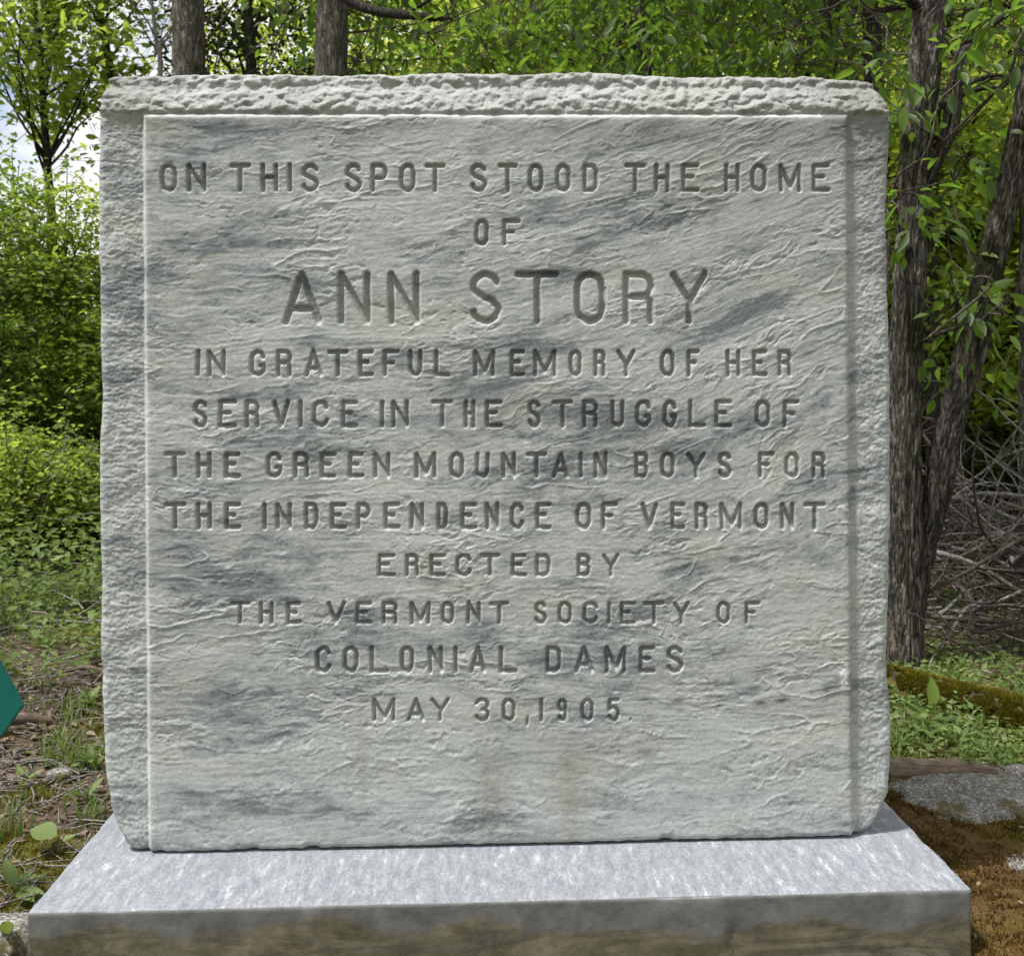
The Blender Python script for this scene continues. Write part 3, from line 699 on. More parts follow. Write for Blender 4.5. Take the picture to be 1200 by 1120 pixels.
# leaf templates: length 1 along +x, width along y, z up
def tmpl(kind):
    if kind == 'quad': return np.array([(0, 0, 0), (.45, .27, .04), (1, 0, -.06), (.45, -.27, .04)]), np.array([(0, 1, 2, 3)])
    if kind == 'fold':
        return (np.array([(0, 0, 0), (.28, .21, .05), (.62, .23, .03), (1, 0, -.16), (.62, -.23, .03), (.28, -.21, .05), (.5, 0, -.02)]),
                np.array([(0, 1, 6), (1, 2, 6), (2, 3, 6), (3, 4, 6), (4, 5, 6), (5, 0, 6)]))
    if kind == 'ovate':
        u = [0, .12, .3, .5, .7, .87, 1.0]; w = [.012, .13, .235, .25, .19, .09, 0]
        L_ = [(a, b, .28 * b - .18 * a * a + .012 * math.sin(9 * a)) for a, b in zip(u, w)]; Rr = [(a, -b, .28 * b - .18 * a * a - .012 * math.sin(11 * a)) for a, b in zip(u, w)]; Mm = [(a, 0, -.02 - .18 * a * a) for a in u]
        V = np.array(L_ + Mm + Rr); f = []
        for k in range(6): f += [(k, k + 7, k + 8, k + 1), (k + 7, k + 14, k + 15, k + 8)]
        return V, np.array(f)[:, ::-1]
    if kind == 'blade': return np.array([(0, .02, 0), (0, -.02, 0), (.5, -.022, .02), (.5, .022, .02), (1, 0, -.10)]), None
def orient(n, rg, droop=0.3, tilt=0.5):
    """random frames: x axis heading with pitch, normals mostly up"""
    az = rg.uniform(0, 2 * np.pi, n); el = rg.normal(-droop, 0.35, n)
    X = np.stack([np.cos(az) * np.cos(el), np.sin(az) * np.cos(el), np.sin(el)], -1)
    up = rg.normal(0, tilt, (n, 3)) + [0, 0, 1]; Yv = np.cross(up, X); Yv /= np.linalg.norm(Yv, axis=1, keepdims=True) + 1e-9
    return np.stack([X, Yv, np.cross(X, Yv)], -1)      # columns are the axes
def leaf_mesh(name, pos, M, size, mat, kind='quad', rg=rng):
    Vt, Ft = tmpl(kind); n = len(pos)
    V = pos[:, None, :] + np.einsum('nij,kj->nki', M * size[:, None, None], Vt)
    Fc = (Ft[None] + (np.arange(n) * len(Vt))[:, None, None]).reshape(-1, Ft.shape[1])
    r = np.repeat(rg.random(n), len(Vt))
    return mesh(name, V.reshape(-1, 3), Fc, mat, kind != 'quad', rnd=r)

def clusters(centres, per, spread, rg):
    """leaf positions round cluster centres"""
    k = rg.integers(per[0], per[1] + 1, len(centres)); idx = np.repeat(np.arange(len(centres)), k)
    return centres[idx] + rg.normal(0, spread, (len(idx), 3)), idx
def visible(P):
    px, py, d = project(P); ok = (d > 0.3) & (px > -10) & (px < 1210) & (py > -10) & (py < 1130)
    return ok & ~((px > 122) & (px < 1038) & (py > 92)), d
_leafdata = {}
def leafy(root, pos, M, size, key, kind, parts=0, rg=rng):
    """leaves of a tree: the ones that show largest are parts, the rest one crown"""
    crown_idx = np.ones(len(pos), bool)
    if parts:
        ok, d = visible(pos); score = np.where(ok, size / np.maximum(d, .1), 0); best = np.argsort(-score)[:parts]; best = best[score[best] > 0]
        crown_idx[best] = False
        if (key, 'ovate') not in _leafdata:
            Vt, Ft = tmpl('ovate'); Vt = Vt * [1, .8, 1]; _leafdata[(key, 'ovate')] = mesh('leaf', Vt, Ft, LEAF[key], True)
        me = _leafdata[(key, 'ovate')]; base = Vector(root.location)
        for i in best:
            o = bpy.data.objects.new('leaf', me); C.objects.link(o); o.parent = root
            m = Matrix([[*(M[i][r] * size[i]), pos[i][r] - base[r]] for r in range(3)] + [[0, 0, 0, 1]])
            o.matrix_local = m
    if crown_idx.any():
        me = leaf_mesh('crown', pos[crown_idx] - np.array(root.location), M[crown_idx], size[crown_idx], LEAF[key], kind, rg)
        o = link('crown', me, root); o['kind'] = 'stuff'
def rel(path, root): return np.asarray(path) - np.array(root.location)

def grow(start, direc, length, rg, n=9, wander=0.18, lift=0.02):
    p = np.array(start, float); d = np.array(direc, float); d /= np.linalg.norm(d); out = [p.copy()]
    for _ in range(n):
        d = d + rg.normal(0, wander, 3) + [0, 0, lift]; d /= np.linalg.norm(d); p = p + d * length / n; out.append(p.copy())
    return np.array(out)

# =================================================================== NEAR TREES
def trunk_part(name, spec, root, mat, sides=64, n=260, fur=0.006, seed=1, label=None):
    """spec rows: photo px, py, width in px, distance"""
    P = np.array([[*at(px, py, d), w / 2 / F * d] for px, py, w, d in spec])
    S = smooth_path(P, n); base = S[:, :3]
    V, Fq = tube_arrays(base - np.array(root.location), S[:, 3], sides, 0.10, seed, fur)
    o = link(name, mesh(name, V, Fq, mat), root)
    if label: o['label'] = label
    return S
def canopy(root, anchors, centres, per, size, key, kind, parts, seed, twig_mat, spread=0.05, hubs=40, droop=0.45, twr=0.004):
    """hang leaf clusters on twigs that run back to the nearest limb or trunk point"""
    rg = np.random.default_rng(seed); anchors = np.asarray(anchors)
    hub = centres[rg.choice(len(centres), min(hubs, len(centres)), replace=False)].copy(); hub += rg.normal(0, 0.05, hub.shape)
    B = Batch(); loc = np.array(root.location)
    for h in hub:
        w = np.linalg.norm(anchors - h - np.array([0, 0, -0.25]), axis=1); a = anchors[rg.choice(np.argsort(w)[:28])]
        mid = (a + h) / 2 + rg.normal(0, 0.07, 3) + [0, 0, 0.06]
        V, Fq = tube(smooth_path([a, mid + (a - mid) * .35 + rg.normal(0, .04, 3), mid, h], 14) - loc, twr * 1.1, twr * .55, 5); B.add(V, Fq)
    for c in centres:
        a = hub[np.argmin(np.linalg.norm(hub - c, axis=1))]
        mid = (a + c) / 2 + rg.normal(0, 0.03, 3) + [0, 0, 0.03]
        V, Fq = tube(smooth_path([a, mid, c], 5) - loc, twr * 0.8, twr * 0.3, 3); B.add(V, Fq)
    o = link('twigs', B.mesh('twigs', twig_mat), root); o['kind'] = 'stuff'
    pos, idx = clusters(centres, per, spread, rg)
    M = orient(len(pos), rg, droop, 0.45)
    # leaves point away from their twig tip
    out = pos - centres[idx]; out[:, 2] *= 0.5; out /= np.linalg.norm(out, axis=1, keepdims=True) + 1e-9
    X = out * 0.8 + M[:, :, 0] * 0.6; X[:, 2] -= 0.25; X /= np.linalg.norm(X, axis=1, keepdims=True)
    Y = np.cross(M[:, :, 2], X); Y /= np.linalg.norm(Y, axis=1, keepdims=True); M = np.stack([X, Y, np.cross(X, Y)], -1)
    sz = size * rg.uniform(0.45, 1.25, len(pos))
    leafy(root, pos, M, sz, key, kind, parts, rg)
def limb(root, spec, mat, seed=0, name='limb', sides=10):
    P = np.array([[*at(px, py, d), w / 2 / F * d] for px, py, w, d in spec]); S = smooth_path(P, max(14, 7 * len(spec)))
    V, Fq = tube_arrays(S[:, :3] - np.array(root.location), S[:, 3], sides, 0.25, seed)
    link(name, mesh(name, V, Fq, mat), root); return S[:, :3]
def box_points(n, lo, hi, rg, keep=None):
    P = rg.uniform(lo, hi, (n, 3))
    if keep is not None: P = P[keep(P)]
    return P

rg = np.random.default_rng(21)
# --- the twin-trunked tree at the right
t1 = tag(empty('hardwood_tree', at(1064, 792, 2.95)), 'furrowed twin trunked tree right beside the slab, one stem upright, one leaning right', 'tree')
A = [(1058, 835, 74, 2.95), (1058, 795, 52, 2.95), (1058, 740, 41, 2.95), (1058, 650, 37, 2.95), (1059, 560, 37, 2.95), (1060, 480, 37, 2.96), (1062, 400, 36, 2.97), (1066, 320, 34, 2.98), (1069, 240, 33, 3.0), (1074, 180, 34, 3.0), (1082, 100, 35, 3.02), (1087, 30, 33, 3.05), (1090, -60, 31, 3.1), (1088, -260, 27, 3.2), (1100, -560, 20, 3.3), (1105, -900, 10, 3.4)]
Bs = [(1062, 825, 36, 3.0), (1064, 770, 31, 2.99), (1071, 700, 28, 2.98), (1082, 640, 27, 2.97), (1095, 590, 29, 2.96), (1103, 550, 31, 2.95), (1112, 500, 31, 2.95), (1126, 450, 31, 2.94), (1141, 400, 31, 2.93), (1163, 300, 29, 2.92), (1183, 220, 28, 2.9), (1203, 130, 28, 2.87), (1222, 40, 27, 2.85), (1255, -120, 24, 2.8), (1295, -400, 19, 2.8), (1330, -760, 10, 2.8)]
sa = trunk_part('trunk', A, t1, M_bark, 110, 380, 0.011, 3, 'upright stem'); sb = trunk_part('trunk', Bs, t1, M_bark, 110, 380, 0.010, 8, 'stem leaning to the right')
anch = [sa[50::12, :3], sb[125::12, :3]]
for k, sp in enumerate([
    [(1078, 235, 12, 3.0), (1098, 190, 12, 3.0), (1120, 140, 11, 3.0), (1126, 70, 9, 3.0), (1150, 40, 8, 3.0), (1195, 8, 7, 3.0), (1240, -10, 5, 3.0)],
    [(1080, 200, 13, 3.0), (1105, 160, 9, 3.0), (1112, 110, 7, 3.0), (1128, 60, 4, 3.0)],
    [(1084, 152, 8, 3.02), (1105, 158, 6, 3.0), (1135, 100, 5, 3.05), (1180, 90, 4, 3.1), (1215, 120, 3, 3.1)],
    [(1088, 142, 10, 3.0), (1110, 118, 7, 3.0), (1150, 104, 6, 3.0), (1178, 100, 5, 3.0), (1192, 60, 3, 3.0), (1200, 62, 2, 3.0)],
    [(1066, 290, 9, 2.95), (1046, 300, 7, 2.9), (1038, 340, 6, 2.85), (1030, 380, 4, 2.8)],
    [(1148, 372, 8, 2.9), (1120, 384, 5, 2.8), (1096, 392, 4, 2.75), (1080, 400, 2, 2.7)],
    [(1160, 368, 7, 2.93), (1182, 352, 5, 2.95), (1220, 340, 4, 3.0)],
    [(1075, 8, 12, 3.05), (1040, -30, 9, 2.9), (980, -50, 7, 2.8), (900, -40, 4, 2.7)],
    [(1092, -50, 16, 3.1), (1150, -160, 12, 3.2), (1230, -260, 8, 3.4), (1320, -330, 5, 3.6)],
    [(1090, -90, 14, 3.1), (1010, -180, 10, 3.2), (900, -260, 7, 3.3), (800, -300, 4, 3.3)],
    [(1225, 0, 12, 2.84), (1290, -60, 9, 2.7), (1380, -90, 6, 2.6)]]):
    anch.append(limb(t1, sp, M_bark2, 30 + k))
cen = [box_points(600, (1.10, 1.75, 1.0), (3.4, 3.9, 3.1), rg, lambda P: rg.random(len(P)) < (0.09 + 0.26 * sst(1.5, 2.5, P[:, 2]))),
       box_points(260, (0.2, 1.7, 1.95), (1.5, 3.2, 3.0), rg, lambda P: P[:, 2] > 1.55 + 0.25 * (P[:, 1]) + 0.12 * np.sin(P[:, 0] * 9))]
small = [at(px + rg.normal(0, 8), py + rg.normal(0, 7), d + rg.normal(0, .05)) for px, py, d, n in
         [(1066, 250, 2.72, 4), (1140, 378, 2.75, 4), (1048, 255, 2.7, 2), (1112, 205, 2.8, 3), (1100, 90, 2.8, 3), (1180, 40, 2.8, 6), (1160, 25, 2.8, 4), (1120, 330, 3.0, 4), (1095, 430, 3.05, 4), (1040, 85, 2.75, 3), (1046, 135, 2.9, 2), (1150, 450, 3.3, 3), (1140, 180, 3.0, 6), (1110, 250, 3.1, 5)] for _ in range(n)]
cen.append(np.array(small))
canopy(t1, np.concatenate(anch), np.concatenate(cen), (5, 10), 0.060, 'near', 'fold', 300, 5, M_twig2, 0.05, 90)

# --- the trees whose stems rise behind the top edge of the slab
def stem_tree(label, px0, w0, d, lean, seed, key='near', vol=None, nclu=200, size=0.072, parts=150, mat=None, group=None, per=(5, 9), limbs=5, hubs=34, top=-900, zstart=1.7, kind='fold'):
    rgs = np.random.default_rng(seed)
    b = at(px0, 449, d); basez = float(gz(b[0], b[1]))
    pyb = 449 + (CAM[2] - basez + 0.05) / d * F
    root = tag(empty('hardwood_tree', (b[0], b[1], basez)), label, 'tree', group)
    spec = [(px0, pyb, w0 * 1.5, d), (px0 + 1, pyb - 60, w0 * 1.15, d), (px0 - lean * .1, 449, w0 * 1.08, d), (px0, 88, w0, d), (px0 + lean * .5, -20, w0 * .96, d), (px0 + lean, -260, w0 * .8, d), (px0 + lean * 2.2, top, w0 * .35, d)]
    S = trunk_part('trunk', spec, root, mat or M_bark, 36, 190, 0.006 * min(1, w0 / 30), seed)
    anc = [S[80::8, :3]]; loc = np.array(root.location)
    for k in range(limbs):
        i = int(rgs.uniform(88, 178)); a = rgs.uniform(0, 2 * np.pi)
        p = grow(S[i, :3], (math.cos(a), math.sin(a), 0.45), rgs.uniform(0.9, 1.9), rgs, 10, 0.16, 0.0)
        V, Fq = tube(smooth_path(p, 20) - loc, S[i, 3] * 0.45, 0.006, 8, rough=0.2, seed=k); link('limb', mesh('limb', V, Fq, M_bark2), root); anc.append(p)
    if vol is not None:
        cen = box_points(nclu, vol[0], vol[1], rgs, (lambda P: P[:, 2] > zstart + 0.26 * (P[:, 1] - 1.5) + 0.10 * np.sin(P[:, 0] * 7 + seed) + 0.08 * np.sin(P[:, 0] * 17)))
        if len(cen): canopy(root, np.concatenate(anc), cen, per, size, key, kind, parts, seed + 1, M_twig2, 0.055, hubs)
    return root
stem_tree('straight thick furrowed trunk rising behind the slab at its left end', 221, 37, 4.6, 0, 41, vol=((-1.6, 3.3, 2.9), (-0.4, 4.2, 4.0)), nclu=30, parts=40, limbs=0)
stem_tree('straight furrowed trunk behind the slab, with bright leaf sprays beside it', 388, 37, 4.7, 4, 42, vol=((-1.2, 3.25, 1.8), (0.7, 4.4, 3.6)), nclu=420, parts=230, hubs=60, limbs=1)
stem_tree('slim dark trunk behind the middle of the slab among drooping leaves', 755, 17, 5.4, -6, 43, vol=((-0.45, 2.0, 1.8), (1.6, 5.0, 3.5)), nclu=440, parts=230, mat=M_bark2, hubs=60)
stem_tree('dark trunk rising behind the slab left of the twin trunked tree', 970, 23, 4.9, 10, 44, vol=((0.5, 2.0, 1.75), (2.5, 4.6, 3.5)), nclu=400, parts=230, mat=M_bark2, hubs=60)
stem_tree('thin forked dark trunk just left of the twin trunked tree', 1024, 20, 4.2, -14, 45, vol=((0.8, 2.4, 1.7), (2.0, 4.0, 3.0)), nclu=80, parts=120, mat=M_bark2)
# dark drooping limb over the slab
lt = tag(empty('fallen_limb', at(430, 20, 4.0)), 'dark dead limb caught level among the leaves over the slab', 'branch')
limb(lt, [(380, -20, 14, 4.1), (430, 10, 12, 4.0), (500, 20, 9, 3.9), (530, 22, 3, 3.9)], M_bark2, 61, 'branch_wood')
limb(lt, [(470, 18, 6, 3.95), (500, 2, 4, 3.9), (520, -16, 2, 3.9)], M_bark2, 62, 'side_branch')

# --- the airy sapling at the left, against the sky
def sapling(label, spec, nl, seed, leaf, ncl, rspread, group=None, leafy_=True, name='sapling', zmin=1.2, mat=None):
    rgs = np.random.default_rng(seed); d = spec[0][3]; b = at(spec[0][0], 449, d); bz = float(gz(b[0], b[1]))
    root = tag(empty(name, (b[0], b[1], bz)), label, 'tree', group)
    pyb = 449 + (CAM[2] - bz + 0.04) / d * F
    S = trunk_part('trunk', [(spec[0][0], pyb, spec[0][2] * 1.3, d)] + spec, root, mat or M_bark2, 16, 150, 0.0, seed)
    loc = np.array(root.location); ends = []
    for k in range(nl):
        i = int(rgs.uniform(36, 140)); a = rgs.uniform(0, 2 * np.pi); ln = rgs.uniform(0.5, 1.25) * rspread
        p = grow(S[i, :3], (math.cos(a), math.sin(a), 1.0), ln, rgs, 9, 0.10, 0.03)
        V, Fq = tube(smooth_path(p, 14) - loc, max(S[i, 3] * 0.42, 0.004), 0.0022, 5); link('limb', mesh('limb', V, Fq, mat or M_bark2), root)
        B = Batch()
        for q in range(7):
            j = rgs.integers(3, 10); pp = grow(p[j], p[j] - p[j - 1] + rgs.normal(0, 0.12, 3), rgs.uniform(.2, .5), rgs, 5, 0.16, 0.02)
            V, Fq = tube(pp - loc, 0.003, 0.0012, 3); B.add(V, Fq); ends.append(pp[2:])
        o = link('twigs', B.mesh('twigs', M_bark2), root); o['kind'] = 'stuff'
        ends.append(p[5:])
    if leafy_:
        E = np.concatenate(ends); E = E[E[:, 2] > zmin]; E = E[rgs.choice(len(E), min(ncl, len(E)), replace=False)]
        pos, idx = clusters(E, (3, 7), 0.05, rgs); M = orient(len(pos), rgs, 0.3, 0.6); sz = leaf * rgs.uniform(0.6, 1.25, len(pos))
        leafy(root, pos, M, sz, 'light', 'fold', 120, rgs)
    return root
sapling('airy sapling with small yellow green leaves against the sky, left of the slab', [(62, 330, 11, 7.3), (60, 250, 10, 7.3), (55, 190, 9, 7.3), (50, 110, 8, 7.3), (44, 40, 7, 7.3), (36, -40, 6, 7.3), (30, -260, 4, 7.3), (28, -420, 2.5, 7.3)], 58, 71, 0.075, 1500, 1.2, zmin=1.55)
sapling('second thinner sapling with pale leaves, between the airy one and the slab', [(134, 200, 10, 7.6), (131, 100, 9, 7.6), (122, 40, 8, 7.6), (112, -20, 6, 7.6), (100, -220, 3, 7.6)], 15, 72, 0.07, 190, 0.8, zmin=1.8)
sapling('leafless grey sapling with upright twigs behind the top left corner of the slab', [(188, 100, 6, 7.0), (184, 60, 5, 7.0), (180, 20, 4, 7.0), (172, -40, 3, 7.0)], 16, 73, 0.05, 0, 0.8, leafy_=False, mat=M_twig)

# --- far trees: a few crowns, copied
def crown_arrays(n, rx, rz, cz, clumps, seed, size, hollow=0.5):
    rgc = np.random.default_rng(seed); d = rgc.normal(0, 1, (clumps, 3)); d /= np.linalg.norm(d, axis=1, keepdims=True)
    c = d * rgc.uniform(hollow, 1.0, (clumps, 1)) * [rx, rx, rz] + [0, 0, cz]
    c[:, :2] *= (1 + 0.3 * rgc.normal(0, 1, (clumps, 1)))
    idx = rgc.integers(0, clumps, n); rad = rgc.uniform(0.16, 0.42, clumps) * rx / 1.5
    o = rgc.normal(0, 1, (n, 3)); o[:, 2] *= 0.45
    return c[idx] + o * rad[idx][:, None], orient(n, rgc, 0.25, 0.6), size * rgc.uniform(0.6, 1.3, n), c
def far_tree_proto(seed, key, n=9000, rx=1.5, rz=2.0, cz=3.4, size=0.075, clumps=75, mat=None, h=5.0, label='', name='background_tree', cat='tree'):
    rgt = np.random.default_rng(seed); root = tag(empty(name), label, cat)
    pos, M, sz, c = crown_arrays(n, rx, rz, cz, clumps, seed, size)
    B = Batch(); tp = grow((0, 0, -0.1), (0, 0, 1), h, rgt, 12, 0.05, 0.05)
    S = smooth_path(tp, 40); V, Fq = tube(S, 0.075, 0.012, 10, rough=0.2, seed=seed); B.add(V, Fq)
    for q in c[rgt.choice(len(c), min(26, len(c)), replace=False)]:
        a = S[np.argmin(np.linalg.norm(S - q - [0, 0, -0.5], axis=1))]; V, Fq = tube(smooth_path([a, (a + q) / 2 + [0, 0, .08], q], 7), 0.022, 0.004, 5); B.add(V, Fq)
    link('trunk', B.mesh('trunk', mat or M_bark2), root)
    o = link('crown', leaf_mesh('crown', pos, M, sz, LEAF[key], 'quad', rgt), root); o['kind'] = 'stuff'
    return root
def copy_tree(root, loc, rz, s, label):
    r = root.copy(); C.objects.link(r); r.location = loc; r.rotation_euler = (0, 0, rz); r.scale = (s, s, s); r['label'] = label
    for ch in list(root.children):
        c = ch.copy(); C.objects.link(c); c.parent = r
    return r
protos = [far_tree_proto(201, 'far', 11000), far_tree_proto(202, 'far', 11000, 1.3, 2.3, 3.3), far_tree_proto(203, 'near', 9000, 1.7, 1.9, 3.5, size=0.085), far_tree_proto(204, 'far', 8000, 1.6, 1.7, 2.7, clumps=45)]
kinds = ['broad yellow green tree', 'tall narrow yellow green tree', 'darker green spreading tree', 'loose low crowned pale tree']
used = [False] * 4
FT = []
rgf = np.random.default_rng(88)
for (px, d, k, s) in [(1090, 7.6, 0, 1.0), (1180, 7.0, 1, .95), (1260, 7.8, 3, 1.0), (1340, 8.4, 0, 1.1), (1130, 9.5, 3, 1.2), (1210, 10.5, 0, 1.3), (1050, 9.8, 1, 1.2), (860, 8.2, 2, 1.0), (760, 8.8, 0, 1.15), (660, 8.4, 1, 1.1), (420, 9.8, 1, 1.2), (1000, 12, 0, 1.6), (880, 12.5, 1, 1.7), (740, 12.2, 0, 1.6), (1110, 13.5, 1, 1.8), (1190, 14, 0, 1.8), (1270, 13, 2, 1.7), (1400, 11, 1, 1.4), (1500, 12, 0, 1.6), (1160, 18, 0, 2.3), (1060, 19, 3, 2.5), (1260, 19, 1, 2.3), (1380, 17, 0, 2.2), (700, 18, 1, 2.3), (520, 19, 0, 2.1)]:
    FT.append((px, d, k, s))
under = far_tree_proto(205, 'far', 9000, 0.95, 1.25, 1.75, size=0.058, clumps=70, h=2.8, name='understory_tree')
rgu = np.random.default_rng(4)
for q, (px, d, s_, lab) in enumerate([(1062, 6.0, 1.0, 'seen in the gap between slab and upright stem'), (1118, 5.7, .95, 'in the fork between the two stems'), (1186, 6.4, 1.1, 'behind the leaning stem near the right edge'), (1255, 5.8, 1.0, 'just past the right frame edge'), (1150, 7.6, 1.3, 'farther back over the brush pile'), (1010, 6.6, 1.1, 'hidden behind the right end of the slab'), (1330, 7.2, 1.3, 'outside the right frame edge'), (1215, 8.6, 1.4, 'deep behind the right edge trunk')]):
    b = at(px, 449, d); lb = 'bright leafy understory tree ' + lab; lc = (b[0], b[1], float(gz(b[0], b[1])))
    if q == 0: under.location = lc; under['label'] = lb
    else: copy_tree(under, lc, rgu.uniform(0, 6.28), s_, lb)
spots = ['low at the right', 'right of the twin trunked tree', 'beyond the right edge of the slab', 'behind the slab']
for q, (px, d, k, s) in enumerate(FT):
    b = at(px, 449, d); z = float(gz(b[0], b[1]))
    where = ('behind the leaning stem, right of the slab' if px > 1150 else 'behind the upright stem, right of the slab' if px > 1030 else 'rising behind the right half of the slab' if px > 700 else 'rising behind the left half of the slab')
    dist = 'nearest row' if d < 9 else 'second row' if d < 11.5 else 'third row' if d < 15 else 'farthest row'
    over = {1090: 'beside the upright stem', 1180: 'behind the leaning stem', 1260: 'at the right frame edge', 480: 'above the word SPOT', 560: 'above the start of STOOD', 660: 'above the end of STOOD', 760: 'above the second THE', 860: 'above the start of HOME', 960: 'above the top right corner'}
    key_ = min(over, key=lambda a: abs(a - px)) if 430 < px < 1300 else None
    lab = f'{kinds[k]} ' + (over[key_] if key_ else 'above the word THIS' if px < 700 else 'outside the right frame edge') + f' in the {dist}'
    gname = f'{kinds[k]}s {where}, {dist}'
    if not used[k]:
        used[k] = True; r = protos[k]; r.location = (b[0], b[1], z); r.rotation_euler = (0, 0, rgf.uniform(0, 6)); r.scale = (s, s, s); r['label'] = lab
    else: r = copy_tree(protos[k], (b[0], b[1], z), rgf.uniform(0, 6.28), s, lab)
    r['group'] = gname
# low wooded horizon right round, as one mass
def far_wood():
    rgw = np.random.default_rng(5); n = 38000
    ang = rgw.uniform(0, 2 * np.pi, n); rad = rgw.uniform(24, 48, n); x = rad * np.sin(ang); y = rad * np.cos(ang)
    top = 1.7 + 2.4 * sst(-0.3, 0.5, f2(np.sin(ang) * 5, np.cos(ang) * 5 + rad * .05, 3, 151)) + 5.0 * sst(0.05, 0.5, ang) * sst(3.1, 2.4, ang) + 2.0 * (np.cos(ang) < 0)
    z = gz(x, y) + top * rgw.random(n) ** 0.7
    pos = np.stack([x, y, z], -1); sz = rgw.uniform(0.4, 0.8, n)
    o = link('distant_woods', leaf_mesh('distant_woods', pos, orient(n, rgw, 0.2, 0.6), sz, LEAF['far'], 'quad', rgw)); o['kind'] = 'stuff'
    tag(o, 'soft green mass of distant woods closing the view beyond the trees', 'woods')
far_wood()
# cedar at the top left, dark
ced = far_tree_proto(210, 'dark', 17000, 0.80, 2.6, 3.3, 0.05, 150, h=6.0, label='dark evergreen with tufted foliage between the two straight trunks at the top left', name='cedar_tree')
b = at(300, 449, 7.4); ced.location = (b[0], b[1], float(gz(b[0], b[1])))
# thin trunks standing in the right background
for px, w, d, lab in [(1093, 14, 5.2, 'thin dark stem between the two trunks of the twin tree'), (1204, 16, 4.6, 'greyish slim trunk at the right edge, behind the brush pile'), (1128, 9, 6.4, 'pencil thin stem right of the leaning trunk, in shade'), (1150, 7, 7.0, 'pencil thin pale stem nearer the right edge, in shade')]:
    r = stem_tree(lab, px, w, d, 8, int(px), vol=((at(px, 449, d)[0] - .8, at(px, 449, d)[1] - .5, 1.5), (at(px, 449, d)[0] + .8, at(px, 449, d)[1] + .8, 3.4)), nclu=90, key='light', parts=0, size=0.065, limbs=4, mat=M_bark2 if w < 16 else M_bark, zstart=0.5, hubs=18)

# =================================================================== SHRUBS
def shrub(label, x, y, rx, h, n, seed, key='bush', size=0.036, clumps=120, group=None, name='shrub'):
    rgs = np.random.default_rng(seed); z = float(gz(x, y)); root = tag(empty(name, (x, y, z)), label, 'shrub', group)
    c = rgs.normal(0, 1, (clumps, 3)); c /= np.linalg.norm(c, axis=1, keepdims=True); c *= rgs.uniform(0.3, 1.12, (clumps, 1)) ** 0.7
    c = c * [rx, rx, h * 0.5] + [0, 0, h * 0.52]; c = c[c[:, 2] > 0.06]
    idx = rgs.integers(0, len(c), n); rad = rgs.uniform(0.06, 0.17, len(c)) * (0.7 + rx * .5); o = rgs.normal(0, 1, (n, 3)); o[:, 2] *= 0.42
    pos = c[idx] + o * rad[idx][:, None]; pos[:, 2] = np.abs(pos[:, 2])
    B = Batch(); sh = []
    for q in range(int(26 * rx / .4) if rx < .6 else 60):
        a0 = c[rgs.integers(len(c))] * [.7, .7, .8]; dv = np.array([a0[0], a0[1], .55 * h]) / (h + rx); dv = dv + rgs.normal(0, .25, 3)
        pp = grow(a0, dv, rgs.uniform(.3, .75) * (.55 + .35 * h), rgs, 8, .13, -.05); V, Fq = tube(pp, .0035, .0012, 3); B.add(V, Fq)
        sp_ = smooth_path(pp, 40); k_ = rgs.integers(12, 40, rgs.integers(16, 34)); sh.append(sp_[k_] + rgs.normal(0, .018, (len(k_), 3)))
    sh = np.concatenate(sh); pos = np.concatenate([pos, sh]); n = len(pos)
    for q in c[rgs.choice(len(c), min(32, len(c)), replace=False)]:
        a = np.array([rgs.normal(0, .08), rgs.normal(0, .08), -.04]); m = a + (q - a) * .5 + np.array([0, 0, .1 * h]) + rgs.normal(0, .05, 3)
        V, Fq = tube(smooth_path([a, m, q, q + (q - m) * .25], 9), 0.010, 0.002, 4); B.add(V, Fq)
    link('stems', B.mesh('stems', M_twig2), root)
    o = link('crown', leaf_mesh('crown', pos, orient(n, rgs, 0.2, 0.55), size * rgs.uniform(.55, 1.3, n), LEAF[key], 'quad', rgs), root); o['kind'] = 'stuff'
    return root
def shrub_px(label, px, d, rx, h, n, seed, **k):
    b = at(px, 449, d); return shrub(label, b[0], b[1], rx, h, n, seed, **k)
shrub_px('tall dense shrub forming the green wall at the far left', 20, 6.3, .85, 2.15, 21000, 301, size=0.045)
shrub_px('tall dense shrub touching the left edge of the slab', 112, 6.5, .85, 2.05, 21000, 302, size=0.045, key='light')
shrub_px('tall dense shrub outside the far left of the frame', -110, 6.0, 1.0, 2.3, 7000, 303, size=0.045)
shrub_px('deep green shrub closing the gap behind the first row, far left', -10, 8.3, 1.2, 2.25, 9000, 311, size=0.055)
shrub_px('deep green shrub closing the gap behind the first row, by the slab', 118, 8.4, 1.1, 2.2, 9000, 312, size=0.055, key='light')
shrub_px('tall shrub hidden behind the slab on its left', 220, 6.9, 0.9, 2.0, 3000, 304, size=0.045)
shrub_px('bright leafed low shrub in front of the tall ones, far left', 22, 4.7, .36, .60, 4800, 305, key='light', size=0.035)
shrub_px('bright leafed shrub with arching sprays close to the slab edge', 98, 5.0, .34, .52, 4200, 306, key='bush', size=0.035)
shrub_px('rounded leafy shrub at the left frame edge', -60, 4.9, .5, .8, 3500, 307, key='light', size=0.035)
